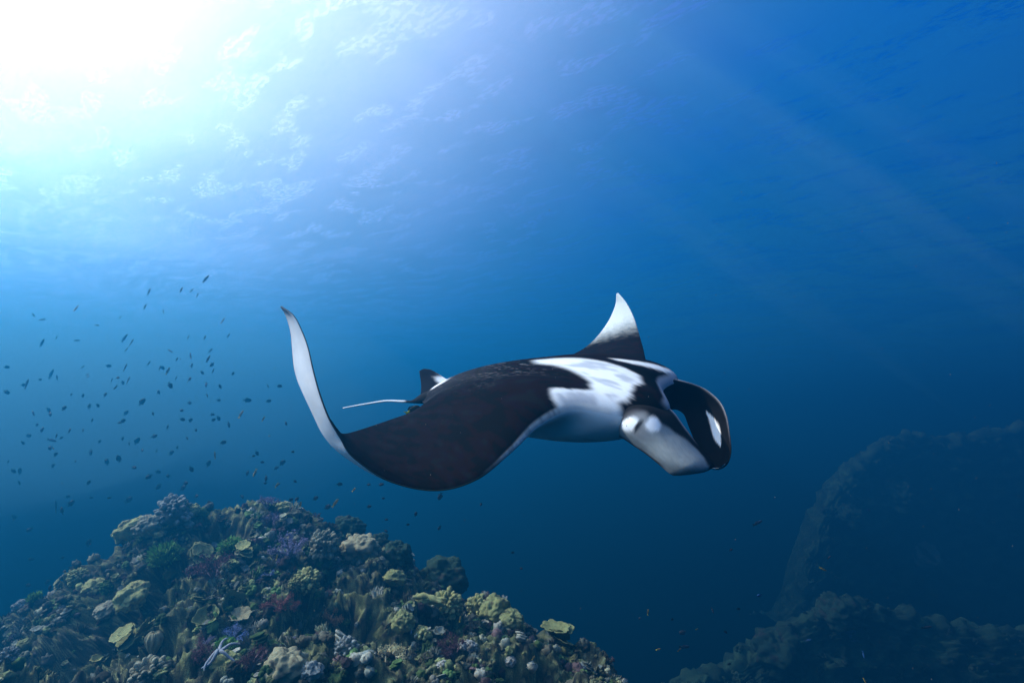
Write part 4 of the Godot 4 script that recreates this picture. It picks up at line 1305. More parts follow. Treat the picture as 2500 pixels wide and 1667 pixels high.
# everything that grows between the named corals and that nobody could count
func build_clutter() -> void:
	var mat := grain(0.6, 14.0)
	mat.vertex_color_use_as_albedo = true
	var white := Color(1, 1, 1)
	var shapes := []
	var b := Buf.new()
	ball(b, Vector3.ZERO, Vector3(0.5, 0.42, 0.5), 14, 10, white, 0.7, 1.7)
	shapes.append(b.mesh())
	b = Buf.new()
	for k in 16:
		var d := Vector3(rng.randf_range(-1, 1), rng.randf_range(-0.1, 1), rng.randf_range(-1, 1)).normalized()
		ball(b, d * 0.32, Vector3(0.17, 0.17, 0.17) * rng.randf_range(0.6, 1.2), 8, 6, white * rng.randf_range(0.7, 1.1))
	shapes.append(b.mesh())
	b = Buf.new()
	for k in 13:
		var d := Vector3(rng.randf_range(-0.8, 0.8), 1, rng.randf_range(-0.8, 0.8)).normalized()
		var side := Vector3(rng.randf_range(-0.25, 0.25), 0, rng.randf_range(-0.25, 0.25))
		tube(b, [side + Vector3(0, -0.3, 0), side + d * 0.25, side + d * rng.randf_range(0.4, 0.75)], [0.07, 0.06, 0.03], 5, [white, white, white * 1.2])
	shapes.append(b.mesh())
	b = Buf.new()
	for k in 3:
		var rows := []
		var cols := []
		var at := Vector3(rng.randf_range(-0.2, 0.2), k * 0.16 - 0.15, rng.randf_range(-0.2, 0.2))
		for y in 8:
			var q: float = [0.05, 0.5, 0.85, 1.0, 1.0, 0.8, 0.45, 0.05][y]
			var line := PackedVector3Array()
			for x in 16:
				var th := TAU * x / 16.0
				var lobe := 1.0 + 0.5 * noise_b.get_noise_3d(cos(th) * 1.5, sin(th) * 1.5, k * 4.0)
				line.append(at + Vector3(cos(th) * q * lobe * 0.42, (0.05 if y < 4 else -0.03) + 0.14 * q * q, sin(th) * q * lobe * 0.42))
			rows.append(line)
			var rc := PackedColorArray()
			rc.resize(16)
			rc.fill(white * (1.1 if y < 4 else 0.6))
			cols.append(rc)
		skin(b, rows, cols)
	shapes.append(b.mesh())
	b = Buf.new()
	for k in 60:
		var d := Vector3(rng.randfn(0, 0.22), rng.randfn(0, 0.22), rng.randfn(0, 0.22))
		ball(b, d, Vector3.ONE * rng.randf_range(0.03, 0.075), 5, 4, white * rng.randf_range(0.6, 1.4))
	shapes.append(b.mesh())
	var names := ["coral_rubble", "coral_knobs", "branching_coral_growth", "leafy_coral_growth", "soft_coral_growth"]
	var palette := [Color(0.42, 0.46, 0.19), Color(0.34, 0.37, 0.19), Color(0.26, 0.31, 0.13), Color(0.30, 0.34, 0.27), Color(0.10, 0.10, 0.07), Color(0.13, 0.24, 0.08), Color(0.13, 0.09, 0.09), Color(0.48, 0.50, 0.33), Color(0.20, 0.24, 0.22)]
	for kind in shapes.size():
		var spots := []
		var tints := []
		var want: int = [1900, 1900, 1300, 1500, 800][kind]
		var tries := 0
		while spots.size() < want and tries < want * 6:
			tries += 1
			var y := rng.randi_range(int(reef.h * 0.08), int(reef.h * 0.93))
			var x := rng.randi_range(2, reef.w - 3)
			var p: Vector3 = reef.rows[y][x]
			var n: Vector3 = reef.normals[y][x]
			var dens := noise_b.get_noise_3dv(p * 1.6 + Vector3(kind * 9.0, 0, 0))
			if dens < 0.06 or n.y < -0.4:
				continue
			var bare := false
			for hl in reef_hollows:
				if p.distance_to(hl[0]) < hl[1] * 1.15 and rng.randf() < 0.8:
					bare = true
			if bare:
				continue
			var sz := exp(rng.randf_range(log(0.03), log(0.16)))
			if kind == 4:
				sz *= 0.9
			var up := n.lerp(Vector3.UP, 0.4).normalized()
			if up.y < -0.9:
				continue
			var q := Basis(Quaternion(Vector3.UP, up)) * Basis(Vector3.UP, rng.randf_range(0, TAU))
			spots.append(Transform3D(q.scaled_local(Vector3(sz, sz * rng.randf_range(0.7, 1.3), sz)), p + up * sz * 0.12))
			var pick := noise_a.get_noise_3dv(p * 1.1 + Vector3(0, 0, kind * 3.0)) * 0.5 + 0.5
			var c: Color = palette[clampi(int(pick * 9.0 + rng.randfn(0, 1.3)), 0, 8)]
			if kind == 4:
				c = [Color(0.18, 0.17, 0.28), Color(0.11, 0.07, 0.075), Color(0.17, 0.15, 0.09), Color(0.10, 0.16, 0.07)][clampi(int(pick * 5.0 - 0.5), 0, 3)]
			elif rng.randf() < 0.07:
				c = Color(0.62, 0.64, 0.52)
			var lightness := exp(rng.randf_range(log(0.45), log(2.7)))
			c = c * lightness
			tints.append(Color(minf(c.r, 0.75), minf(c.g, 0.78), minf(c.b, 0.62)))
		var mm := MultiMesh.new()
		mm.transform_format = MultiMesh.TRANSFORM_3D
		mm.use_colors = true
		mm.mesh = shapes[kind]
		mm.instance_count = spots.size()
		for k in spots.size():
			mm.set_instance_transform(k, spots[k])
			mm.set_instance_color(k, tints[k])
		var o := MultiMeshInstance3D.new()
		o.name = names[kind]
		o.multimesh = mm
		o.material_override = mat
		o.set_meta("kind", "stuff")
		add_child(o)
	# lumps on the two hazy slopes to the right
	for g in [near_slope, far_reef]:
		var spots := []
		var tints := []
		while spots.size() < 900:
			var y := rng.randi_range(int(g.h * 0.1), int(g.h * 0.9))
			var x := rng.randi_range(2, g.w - 3)
			var p: Vector3 = g.rows[y][x]
			var n: Vector3 = g.normals[y][x]
			if n.y < -0.4 or (noise_b.get_noise_3dv(p * 0.8) < -0.05):
				spots.append(Transform3D(Basis().scaled(Vector3.ONE * 0.05), p))
				tints.append(Color(0.1, 0.1, 0.1))
				continue
			var sz := exp(rng.randf_range(log(0.08), log(0.45)))
			var q := Basis(Quaternion(Vector3.UP, n.lerp(Vector3.UP, 0.5).normalized())) * Basis(Vector3.UP, rng.randf_range(0, TAU))
			spots.append(Transform3D(q.scaled_local(Vector3(sz, sz * rng.randf_range(0.6, 1.2), sz)), p))
			tints.append([Color(0.08, 0.15, 0.08), Color(0.12, 0.20, 0.12), Color(0.04, 0.07, 0.05), Color(0.07, 0.11, 0.08)][rng.randi_range(0, 3)])
		var mm := MultiMesh.new()
		mm.transform_format = MultiMesh.TRANSFORM_3D
		mm.use_colors = true
		mm.mesh = shapes[1] if g == near_slope else shapes[3]
		mm.instance_count = spots.size()
		for k in spots.size():
			mm.set_instance_transform(k, spots[k])
			mm.set_instance_color(k, tints[k])
		var o := MultiMeshInstance3D.new()
		o.name = "distant_coral_growth" if g == near_slope else "hazy_coral_growth"
		o.multimesh = mm
		o.material_override = mat
		o.set_meta("kind", "stuff")
		add_child(o)

# ---------------------------------------------------------------- fish
# one fish, one metre long, swimming towards +x
func fish_mesh(tall: float, thick: float, back: Color, belly: Color, tail: Color) -> ArrayMesh:
	var b := Buf.new()
	var rows := []
	var cols := []
	for y in 15:
		var t := y / 14.0
		var h := tall * 0.5 * pow(sin(PI * clampf(pow(t, 0.8) * 0.93 + 0.03, 0.0, 1.0)), 0.75)
		h = maxf(h, 0.03 if t > 0.5 else 0.004)
		var line := PackedVector3Array()
		var rc := PackedColorArray()
		for x in 12:
			var a := TAU * x / 12.0
			line.append(Vector3(0.5 - t * 0.78, sin(a) * h, cos(a) * h * thick / tall))
			rc.append(back.lerp(belly, smoothstep(0.2, -0.6, sin(a))).lerp(tail, smoothstep(0.78, 0.98, t)))
		rows.append(line)
		cols.append(rc)
	skin(b, rows, cols)
	var fins := [
		[[Vector3(-0.24, 0.03, 0), Vector3(-0.36, 0.10, 0), Vector3(-0.5, tall * 0.42, 0)], [Vector3(-0.24, 0.0, 0), Vector3(-0.34, 0.0, 0), Vector3(-0.40, 0.0, 0)], [Vector3(-0.24, -0.03, 0), Vector3(-0.36, -0.10, 0), Vector3(-0.5, -tall * 0.42, 0)]],
		[[Vector3(0.22, tall * 0.42, 0), Vector3(-0.02, tall * 0.48, 0), Vector3(-0.2, tall * 0.20, 0)], [Vector3(0.12, tall * 0.56, 0), Vector3(-0.08, tall * 0.66, 0), Vector3(-0.25, tall * 0.36, 0)]],
		[[Vector3(0.0, -tall * 0.46, 0), Vector3(-0.1, -tall * 0.40, 0), Vector3(-0.2, -tall * 0.20, 0)], [Vector3(-0.06, -tall * 0.62, 0), Vector3(-0.16, -tall * 0.56, 0), Vector3(-0.25, -tall * 0.34, 0)]],
	]
	for f in fins.size():
		var cs := []
		for r in fins[f]:
			var rc := PackedColorArray()
			for p in r:
				rc.append(tail if f == 0 else back)
			cs.append(rc)
		var two := []
		var cc := []
		for r in fins[f].size():
			two.append(PackedVector3Array(fins[f][r]))
			cc.append(cs[r])
		for r in range(fins[f].size() - 1, -1, -1):
			var back_side := PackedVector3Array()
			for p in fins[f][r]:
				back_side.append(p + Vector3(0, 0, 0.012))
			two.append(back_side)
			cc.append(cs[r])
		skin(b, two, cc, false)
	return b.mesh()

const FISH_SETS := [
	["S", "larger slender grey fish in the pale blue water on the left, tilted nose up", "slender fish on the left, larger and nose up", [[-5.8, 11.64, -10.3, 0.177, 60], [-9.35, 10.95, -13.32, 0.225, 65], [-9.92, 10.61, -11.67, 0.179, 75], [-5.29, 10.05, -9.66, 0.136, 70], [-7.7, 10.03, -11.07, 0.169, 65], [-7.53, 9.76, -10.94, 0.166, 75], [-11.21, 10.1, -13.55, 0.268, 60], [-8.51, 9.62, -9.79, 0.178, 80]], "fusilier"],
	["S", "small slender grey fish in the pale blue water on the left, tilted nose up", "slender fish on the left, small and nose up", [[-7.34, 11.56, -11.03, 0.154, 75], [-5.81, 11.26, -9.58, 0.104, 75], [-7.84, 11.39, -11.7, 0.127, 70], [-8.34, 10.68, -12.11, 0.167, 70], [-9.11, 10.4, -13.93, 0.17, 50], [-10.55, 9.97, -12.93, 0.142, 110]], "fusilier"],
	["S", "tiny slender grey fish in the pale blue water on the left, tilted nose down", "slender fish on the left, tiny and nose down", [[-7.83, 12.13, -13.33, 0.124, 230], [-8.98, 11.33, -12.59, 0.086, 250], [-11.19, 11, -13.56, 0.104, 240], [-7.82, 10.98, -13.33, 0.123, 250], [-7.25, 10.18, -13.5, 0.123, 250], [-9.18, 9.91, -12.8, 0.101, 260], [-7.25, 9.59, -10.22, 0.104, 235], [-10.24, 10.25, -13.27, 0.101, 220], [-5.46, 9.75, -12.5, 0.103, -60]], "fusilier"],
	["S", "tiny slender grey fish in the pale blue water on the left, tilted nose up", "slender fish on the left, tiny and nose up", [[-7.3, 11.86, -12.67, 0.118, 80], [-6.42, 10.97, -10.1, 0.094, 100], [-11.34, 11.46, -13.01, 0.121, 130], [-8.27, 10.49, -11.87, 0.102, 50], [-6.49, 10.72, -11.66, 0.107, 65], [-6.2, 10.82, -12.06, 0.111, 60], [-7.11, 10.62, -13.06, 0.128, 50], [-6.98, 10.25, -11.56, 0.092, 70], [-7.17, 10.04, -11.32, 0.11, 75], [-8.26, 10.02, -13.71, 0.099, 65]], "fusilier"],
	["W", "small slender fish flashing pale silver on the left, tilted nose down", "silver flashing fish on the left, small and nose down", [[-8.18, 11.07, -10.28, 0.14, 235]], "fusilier"],
	["S", "small slender grey fish in the pale blue water on the left, swimming level", "slender fish on the left, small and level", [[-11.03, 11.33, -12.9, 0.139, 10]], "fusilier"],
	["S", "tiny slender grey fish in the pale blue water on the left, swimming level", "slender fish on the left, tiny and level", [[-8.1, 10.83, -10.74, 0.099, -10], [-9.07, 10.64, -11.52, 0.106, 10], [-7.38, 9.78, -9.68, 0.065, 10], [-8.09, 9.82, -10.64, 0.077, 195]], "fusilier"],
	["W", "small slender fish flashing pale silver on the left, tilted nose up", "silver flashing fish on the left, small and nose up", [[-7.05, 11.39, -13.39, 0.173, 60], [-6.2, 10.22, -10.7, 0.131, 100]], "fusilier"],
	["W", "tiny slender fish flashing pale silver on the left, tilted nose down", "silver flashing fish on the left, tiny and nose down", [[-6.26, 10.25, -10.15, 0.099, -30]], "fusilier"],
	["Y", "larger slender yellow tailed fish in the water left of the manta, tilted nose up", "yellow tailed fish left of the manta, larger and nose up", [[-7.62, 10.07, -12.32, 0.188, 65]], "fusilier"],
	["D", "tiny dark oval fish high in the pale blue water on the left, swimming level", "dark fish high on the left, tiny and level", [[-9.57, 9.99, -10.53, 0.096, 0], [-7.1, 9.75, -10.04, 0.079, 0], [-9.13, 10.21, -12.58, 0.124, 0], [-4.87, 9.7, -11.7, 0.115, 0], [-9.32, 9.66, -10.66, 0.098, 15], [-10.27, 9.87, -12.14, 0.083, 0]], "damselfish"],
	["D", "small dark oval fish high in the pale blue water on the left, tilted nose down", "dark fish high on the left, small and nose down", [[-9.33, 9.51, -10.33, 0.125, -25], [-5.87, 9.59, -9.59, 0.122, -60], [-7.59, 9.87, -13.86, 0.151, -70]], "damselfish"],
	["D", "tiny dark oval fish high in the pale blue water on the left, tilted nose up", "dark fish high on the left, tiny and nose up", [[-5.93, 9.67, -11.36, 0.103, 120], [-7.78, 9.6, -12.33, 0.112, 120], [-6.34, 9.79, -10.97, 0.102, 65], [-7.72, 10.29, -13.4, 0.13, 75], [-7.03, 10.06, -12.65, 0.107, 140]], "damselfish"],
	["D", "tiny dark oval fish hovering in open water above the left reef, tilted nose up", "dark fish above the left reef, tiny and nose up", [[-7.89, 9.48, -10.86, 0.099, 60], [-8.84, 9.49, -11.54, 0.094, 70], [-7.79, 9.2, -9.77, 0.1, 60], [-9.87, 9.31, -13.11, 0.135, 80], [-6.8, 8.98, -9.85, 0.095, 50], [-9.44, 8.99, -12.67, 0.091, 70], [-7.48, 8.99, -13.11, 0.134, 45], [-8.61, 8.82, -14.11, 0.144, 60], [-8.16, 8.8, -10.75, 0.084, 130], [-8.29, 8.38, -10.32, 0.099, 50], [-10.11, 8.47, -13.89, 0.108, 60], [-6.7, 9, -12.64, 0.107, 40], [-5.69, 7.85, -13.76, 0.131, 30], [-9.74, 5.63, -12.28, 0.113, 70], [-10.32, 5.56, -13.93, 0.129, 70], [-4.79, 7.88, -11.14, 0.095, 110], [-6.04, 7.79, -13.03, 0.127, 65], [-4.15, 8.93, -10.37, 0.088, 120], [-8.29, 8.32, -14.05, 0.097, 75], [-11.92, 8.02, -13.47, 0.087, 75], [-8.25, 7.79, -11.15, 0.099, 65], [-9.66, 8.55, -11.2, 0.095, 140], [-9.66, 8.62, -12.13, 0.083, 40]], "damselfish"],
	["S", "small slender dark fish nose up above the left reef skyline, tilted nose up", "slender fish over the reef skyline, small and nose up", [[-9.62, 9.13, -11.31, 0.15, 135]], "fusilier"],
	["D", "small dark oval fish hovering in open water above the left reef, tilted nose down", "dark fish above the left reef, small and nose down", [[-9.1, 9.12, -11.08, 0.134, -40], [-10.54, 8.21, -14.21, 0.178, -70], [-6.96, 7.93, -10.96, 0.137, 215], [-8.78, 7.37, -14.23, 0.169, 240], [-5.62, 8.15, -9.99, 0.113, -60], [-6.93, 8.89, -13.8, 0.166, -75], [-9.9, 6.78, -11.88, 0.132, 210]], "damselfish"],
	["D", "tiny dark oval fish hovering in open water above the left reef, tilted nose down", "dark fish above the left reef, tiny and nose down", [[-8.02, 9.28, -10.87, 0.089, -60], [-6.23, 9.11, -9.76, 0.065, -60], [-9.3, 8.45, -13.76, 0.124, -70], [-10.99, 7.62, -12.76, 0.113, -70], [-6.7, 7.12, -14.25, 0.135, -30], [-12.03, 6.69, -13.94, 0.131, -60], [-4.79, 7.87, -11.13, 0.112, 260], [-6.3, 7.28, -11.96, 0.112, 225], [-10.19, 7.97, -11.66, 0.115, -40], [-8.57, 8.6, -12.46, 0.094, 255], [-8.97, 8.28, -13.77, 0.119, -40], [-6.65, 9.04, -12.76, 0.125, -60], [-5.07, 8.35, -11.29, 0.109, -60], [-7.4, 8.59, -12.89, 0.103, -40], [-6.02, 8.81, -10.76, 0.071, -60], [-11.29, 9.25, -13.69, 0.131, -60]], "damselfish"],
	["D", "small dark oval fish hovering in open water above the left reef, tilted nose up", "dark fish above the left reef, small and nose up", [[-9.63, 9.17, -14.03, 0.152, 55], [-8.92, 8.81, -10.72, 0.116, 80], [-7.67, 8.81, -9.79, 0.106, 50], [-7.88, 8.72, -9.78, 0.123, 45], [-7.52, 8.66, -11.89, 0.128, 25], [-7.36, 8.28, -10.65, 0.14, 110], [-9.83, 7.99, -13.82, 0.173, 105], [-10.78, 7.93, -13.38, 0.143, 50], [-7.37, 7.95, -13.83, 0.181, 60], [-8.46, 8.19, -14.11, 0.16, 45], [-7.18, 7.53, -12.5, 0.163, 35], [-5.44, 7.52, -10.32, 0.128, 40], [-5.35, 8.01, -13.26, 0.174, 40], [-8.89, 6.44, -12.2, 0.156, 80], [-7.76, 6.31, -10.32, 0.107, 70]], "damselfish"],
	["D", "larger dark oval fish hovering in open water above the left reef, tilted nose up", "dark fish above the left reef, larger and nose up", [[-6.92, 9.33, -10.49, 0.159, 55], [-8.78, 8.51, -13.26, 0.183, 65], [-11.61, 7.8, -13.46, 0.184, 80], [-8, 7.5, -10.43, 0.142, 50], [-7.7, 7.46, -9.86, 0.133, 110], [-8.96, 7.15, -13.43, 0.198, 40]], "damselfish"],
	["D", "tiny dark oval fish hovering in open water above the left reef, swimming level", "dark fish above the left reef, tiny and level", [[-6.28, 9.18, -10.7, 0.087, 180], [-5.94, 9.01, -10.15, 0.098, -20], [-7.46, 8.07, -11.25, 0.107, -10], [-8.76, 7.73, -14.12, 0.143, -10], [-9.79, 8.08, -12.76, 0.091, 0], [-7.07, 9.47, -13.51, 0.106, 0], [-5.87, 9.45, -13.52, 0.131, 15], [-7.23, 9.13, -13.57, 0.114, 0], [-10.66, 7.18, -13.78, 0.13, 20], [-9.98, 7.18, -13.61, 0.096, 0], [-8.62, 7.35, -12.29, 0.087, 0], [-5.97, 7.58, -10.86, 0.103, 0], [-4.74, 8.35, -10.44, 0.069, 200], [-4.61, 8.23, -10.5, 0.075, 0], [-10.28, 6.05, -12.47, 0.104, 180], [-10.23, 5.9, -13.26, 0.11, 20], [-9.46, 5.81, -11.46, 0.105, 0], [-8.07, 9.42, -14.04, 0.129, 0], [-10.89, 8.89, -12.93, 0.121, 15], [-8.43, 8.94, -12.11, 0.089, 0], [-4.5, 7.86, -10.45, 0.072, 180], [-9.47, 9.54, -12.03, 0.093, 15], [-8.32, 7.66, -13.83, 0.133, 195]], "damselfish"],
	["D", "small dark oval fish hovering in open water above the left reef, swimming level", "dark fish above the left reef, small and level", [[-11.47, 8.63, -13.42, 0.161, 5], [-8.72, 8.48, -10.72, 0.135, 190], [-5.43, 8.58, -10.65, 0.121, 20], [-5.63, 7.92, -9.87, 0.111, 10]], "damselfish"],
	["S", "larger slender dark fish nose up above the left reef skyline, swimming level", "slender fish over the reef skyline, larger and level", [[-8.74, 8.62, -10.75, 0.18, -15]], "fusilier"],
	["Y", "larger slender yellow fish above the left reef skyline, tilted nose up", "yellow fish above the reef skyline, larger and nose up", [[-6.58, 8.22, -12.59, 0.173, 80], [-6.57, 9.13, -13.63, 0.222, 65]], "fusilier"],
	["Y", "larger slender yellow fish above the left reef skyline, tilted nose down", "yellow fish above the reef skyline, larger and nose down", [[-5.92, 7.8, -13.15, 0.203, 255]], "fusilier"],
	["D", "larger dark oval fish hovering in open water above the left reef, swimming level", "dark fish above the left reef, larger and level", [[-6.24, 9.46, -13.21, 0.184, 0]], "damselfish"],
	["Y", "tiny slender yellow fish above the left reef skyline, tilted nose up", "yellow fish above the reef skyline, tiny and nose up", [[-5.18, 9.02, -11.73, 0.12, 65]], "fusilier"],
	["S", "larger slender dark fish nose up above the left reef skyline, tilted nose up", "slender fish over the reef skyline, larger and nose up", [[-10.59, 7.01, -13.36, 0.299, 80]], "fusilier"],
	["Y", "small slender yellow fish above the left reef skyline, tilted nose up", "yellow fish above the reef skyline, small and nose up", [[-4.81, 7.68, -11.7, 0.125, 60], [-5.48, 7.49, -13.38, 0.145, 40]], "fusilier"],
	["D", "small black oval fish swimming close over the corals of the left reef, tilted nose up", "black fish over the corals, small and nose up", [[-5.96, 6.85, -7.57, 0.087, 80], [-3.54, 7.31, -6.12, 0.07, 70]], "damselfish"],
	["D", "larger black oval fish swimming close over the corals of the left reef, swimming level", "black fish over the corals, larger and level", [[-5.05, 6.76, -6.85, 0.11, 0], [-5.27, 6.43, -6.59, 0.095, 180]], "damselfish"],
	["D", "small black oval fish swimming close over the corals of the left reef, tilted nose down", "black fish over the corals, small and nose down", [[-3.37, 7.27, -5.9, 0.068, -60], [-3.08, 7.66, -6.88, 0.072, 210], [-2.39, 7.53, -6.74, 0.078, 230]], "damselfish"],
	["D", "larger black oval fish swimming close over the corals of the left reef, tilted nose up", "black fish over the corals, larger and nose up", [[-3.39, 7.35, -6.22, 0.086, 30], [-2.86, 7.23, -5.58, 0.077, 75]], "damselfish"],
	["Y", "small yellow fish in the blue below the manta, tilted nose up", "yellow fish below the manta, small and nose up", [[-2.36, 7.97, -8.55, 0.093, 40], [-0.42, 6.21, -9.51, 0.109, 60]], "wrasse"],
	["D", "small dark fish in the deep blue below the manta, swimming level", "dark fish below the manta, small and level", [[-2.88, 7.94, -9.55, 0.104, 0]], "damselfish"],
	["D", "tiny dark fish in the deep blue below the manta, swimming level", "dark fish below the manta, tiny and level", [[-2.31, 7.97, -9.22, 0.07, 0], [-1.7, 8.17, -7.44, 0.07, 10], [-2.27, 7.64, -9.14, 0.086, 15], [-1.89, 7.86, -8.45, 0.054, 180], [-1.8, 7.59, -8.26, 0.053, 0], [-1.32, 7.69, -7.32, 0.047, 0], [-2.23, 7.06, -10.23, 0.086, -20], [0.01, 6.72, -10.11, 0.07, 0], [0.16, 6.43, -10.22, 0.064, 0], [-3.55, 8.49, -9.21, 0.061, 180]], "damselfish"],
	["D", "small dark fish in the deep blue below the manta, tilted nose up", "dark fish below the manta, small and nose up", [[-3.32, 7.69, -9.7, 0.105, 30]], "damselfish"],
	["D", "larger dark fish in the deep blue below the manta, tilted nose up", "dark fish below the manta, larger and nose up", [[-3.21, 7.5, -10.01, 0.141, 30]], "damselfish"],
	["Y", "larger yellow fish in the blue below the manta, tilted nose up", "yellow fish below the manta, larger and nose up", [[-2.77, 7.71, -9, 0.16, 55]], "wrasse"],
	["D", "tiny dark fish in the deep blue below the manta, tilted nose up", "dark fish below the manta, tiny and nose up", [[-1.3, 7.74, -7.79, 0.066, 70], [-3.47, 7.76, -9.01, 0.085, 30], [-3.7, 9.88, -9.62, 0.089, 55]], "damselfish"],
	["D", "tiny dark fish in the deep blue below the manta, tilted nose down", "dark fish below the manta, tiny and nose down", [[-1.28, 7.12, -10.21, 0.095, 230], [-3.36, 7.78, -8.98, 0.084, 220], [-0.44, 7.82, -8.15, 0.052, 250], [-3.76, 7.95, -9.91, 0.069, -40]], "damselfish"],
	["D", "larger dark fish in the deep blue below the manta, tilted nose down", "dark fish below the manta, larger and nose down", [[-1.21, 7.73, -9.67, 0.136, 250]], "damselfish"],
	["Y", "small orange yellow fish close over the left reef, tilted nose up", "orange yellow fish over the reef, small and nose up", [[-2.73, 7.92, -7.42, 0.087, 75], [-2.6, 7.5, -6.44, 0.075, 75], [-0.62, 6.65, -7.05, 0.074, 80]], "wrasse"],
	["D", "small black oval fish swimming close over the corals of the left reef, swimming level", "black fish over the corals, small and level", [[-2.3, 7.49, -6.94, 0.089, 0]], "damselfish"],
	["B", "small blue fish beside the right reef ridge corals, tilted nose down", ", small and nose down", [[-1.06, 6.79, -6.25, 0.064, 260]], "wrasse"],
	["S", "larger slender dark fish in the dim water at the lower right, swimming level", "slender fish at the lower right, larger and level", [[4.23, 7.24, -9.97, 0.209, 20], [2.96, 5.14, -10.24, 0.209, -5], [6.41, 5.83, -9.16, 0.161, 10]], "fusilier"],
	["Y", "small yellow fish in the dim water at the lower right, tilted nose up", "yellow fish at the lower right, small and nose up", [[2.25, 5.85, -9.77, 0.103, 80], [2.95, 4.42, -12.02, 0.125, 25]], "wrasse"],
	["D", "tiny dark fish in the dim water at the lower right, swimming level", "dark fish at the lower right, tiny and level", [[2.67, 5.71, -9.86, 0.063, 0], [4.37, 5.39, -11.39, 0.083, 0]], "damselfish"],
	["D", "small dark fish in the dim water at the lower right, swimming level", "dark fish at the lower right, small and level", [[3.67, 4.49, -12.74, 0.162, 200]], "damselfish"],
	["Y", "tiny yellow fish in the dim water at the lower right, tilted nose up", "yellow fish at the lower right, tiny and nose up", [[2.89, 5.07, -10.29, 0.084, 40]], "wrasse"],
	["D", "tiny dark fish in the dim water at the lower right, tilted nose down", "dark fish at the lower right, tiny and nose down", [[3.34, 5.72, -9.28, 0.063, -40], [2.73, 4.82, -12.6, 0.078, 220], [4.57, 3.94, -12.54, 0.091, 210]], "damselfish"],
	["B", "larger bright blue fish by the hazy right reef, swimming level", "blue fish by the right reef, larger and level", [[4.19, 6.06, -9.96, 0.16, 175]], "wrasse"],
	["Y", "tiny orange yellow fish close over the left reef, tilted nose up", "orange yellow fish over the reef, tiny and nose up", [[0.25, 6.23, -7.02, 0.067, 55]], "wrasse"],
	["S", "small slender dark fish in the dim water at the lower right, tilted nose down", "slender fish at the lower right, small and nose down", [[3.1, 6.09, -9.12, 0.096, -70]], "fusilier"],
	["D", "tiny dark fish in the dim water at the lower right, tilted nose up", "dark fish at the lower right, tiny and nose up", [[3.63, 6.87, -9.64, 0.061, 30]], "damselfish"],
	["Y", "tiny yellow fish in the dim water at the lower right, swimming level", "yellow fish at the lower right, tiny and level", [[2.99, 5.65, -9.59, 0.065, 10]], "wrasse"],
	["Y", "larger yellow fish in the dim water at the lower right, tilted nose down", "yellow fish at the lower right, larger and nose down", [[6.18, 6.07, -11.63, 0.159, -25]], "wrasse"],
	["B", "tiny bright blue fish by the hazy right reef, tilted nose down", "blue fish by the right reef, tiny and nose down", [[5.72, 7.57, -9.24, 0.073, -25]], "wrasse"],
	["B", "tiny bright blue fish by the hazy right reef, swimming level", "blue fish by the right reef, tiny and level", [[6.26, 4.4, -12.55, 0.118, 15]], "wrasse"],
	["B", "small bright blue fish by the hazy right reef, tilted nose down", "blue fish by the right reef, small and nose down", [[7.03, 4.36, -11.92, 0.146, -80]], "wrasse"],
	["B", "tiny bright blue fish by the hazy right reef, tilted nose up", "blue fish by the right reef, tiny and nose up", [[8.78, 4.58, -10.91, 0.076, 155]], "wrasse"],
	["Y", "tiny yellow fish in the dim water at the lower right, tilted nose down", "yellow fish at the lower right, tiny and nose down", [[5.72, 4.82, -9.73, 0.085, -60]], "wrasse"],
	["S", "tiny slender dark fish in the dim water at the lower right, tilted nose up", "slender fish at the lower right, tiny and nose up", [[4.62, 7.02, -8.49, 0.076, 40]], "fusilier"],
	["D", "tiny dark oval fish high in the pale blue water on the left, tilted nose down", "dark fish high on the left, tiny and nose down", [[-6.89, 10.14, -13.76, 0.101, 245], [-7.98, 10.18, -12.69, 0.12, -40], [-9.44, 9.9, -13.54, 0.119, -60], [-6.38, 10.17, -11.82, 0.117, 235]], "damselfish"],
	["S", "tiny slender dark fish nose up above the left reef skyline, tilted nose down", "slender fish over the reef skyline, tiny and nose down", [[-8.42, 8.28, -13.45, 0.115, 235], [-5.28, 9.42, -9.7, 0.076, -60]], "fusilier"],
	["S", "tiny slender dark fish nose up above the left reef skyline, swimming level", "slender fish over the reef skyline, tiny and level", [[-7.15, 8.3, -10.02, 0.082, 0]], "fusilier"],
]

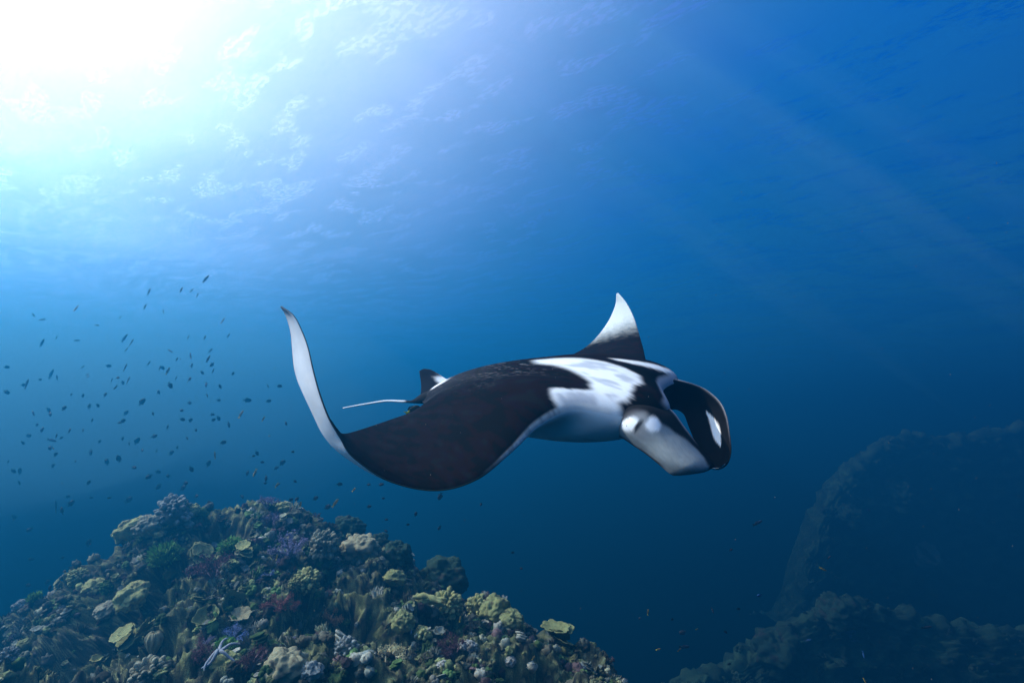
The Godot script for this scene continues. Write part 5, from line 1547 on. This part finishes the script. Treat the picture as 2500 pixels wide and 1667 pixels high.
func build_fish() -> void:
	var dark := Color(0.012, 0.014, 0.02)
	var mesh_of := {
		"D": fish_mesh(0.52, 0.20, dark, Color(0.02, 0.025, 0.035), dark),
		"S": fish_mesh(0.24, 0.15, Color(0.03, 0.04, 0.06), Color(0.07, 0.09, 0.11), Color(0.05, 0.06, 0.06)),
		"W": fish_mesh(0.22, 0.14, Color(0.25, 0.27, 0.26), Color(0.6, 0.6, 0.55), Color(0.6, 0.58, 0.5)),
		"Y": fish_mesh(0.26, 0.16, Color(0.10, 0.08, 0.03), Color(0.55, 0.36, 0.03), Color(0.7, 0.52, 0.04)),
		"B": fish_mesh(0.25, 0.15, Color(0.02, 0.06, 0.16), Color(0.05, 0.14, 0.30), Color(0.03, 0.09, 0.22)),
	}
	var mat := StandardMaterial3D.new()
	mat.vertex_color_use_as_albedo = true
	mat.roughness = 0.5
	mat.metallic_specular = 0.25
	for s in FISH_SETS:
		for e in s[3]:
			var o := obj(s[4], mesh_of[s[0]], mat)
			var q := Basis(Vector3.UP, rng.randf_range(-0.5, 0.5)) * Basis(Vector3(0, 0, 1), deg_to_rad(e[4])) * Basis(Vector3.UP, rng.randf_range(-0.25, 0.25)) * Basis(Vector3.RIGHT, rng.randf_range(-0.3, 0.3))
			o.transform = Transform3D(q.scaled_local(Vector3.ONE * e[3]), Vector3(e[0], e[1], e[2]))
			tag(o, s[1], "fish", s[2])
	# the companion below the manta's tail
	var c := obj("surgeonfish", fish_mesh(0.42, 0.18, Color(0.035, 0.035, 0.018), Color(0.07, 0.07, 0.03), Color(0.75, 0.65, 0.05)), mat)
	c.transform = Transform3D(Basis(Vector3.UP, 0.25) * Basis(Vector3(0, 0, 1), 0.45) * Basis().scaled(Vector3.ONE * 0.115), Vector3(-0.676, 9.064, -3.808))
	tag(c, "dark fish with a yellow tail tucked under the manta's tail base", "fish")

# plankton and grit that catch the light
func build_specks() -> void:
	var b := Buf.new()
	ball(b, Vector3.ZERO, Vector3.ONE, 5, 4, Color(1, 1, 1))
	var mm := MultiMesh.new()
	mm.transform_format = MultiMesh.TRANSFORM_3D
	mm.mesh = b.mesh()
	mm.instance_count = 900
	for k in 900:
		var d := rng.randf_range(1.2, 9.0)
		var at := Vector3(rng.randf_range(-0.95, 0.95) * d, 9.0 + d * rng.randf_range(-0.45, 0.62), -d)
		if at.y > 12.8:
			at.y = 12.8 - rng.randf_range(0, 3)
		var s := exp(rng.randf_range(log(0.0006), log(0.0016))) * lerpf(0.7, 1.3, d / 9.0)
		mm.set_instance_transform(k, Transform3D(Basis.from_euler(Vector3(rng.randf(), rng.randf(), rng.randf())).scaled(Vector3(s, s * 1.6, s)), at))
	var o := MultiMeshInstance3D.new()
	o.name = "drifting_plankton"
	o.multimesh = mm
	var m := StandardMaterial3D.new()
	m.albedo_color = Color(0.45, 0.46, 0.44)
	m.roughness = 0.8
	o.material_override = m
	o.set_meta("kind", "stuff")
	add_child(o)

func find_spots() -> void:
	pass
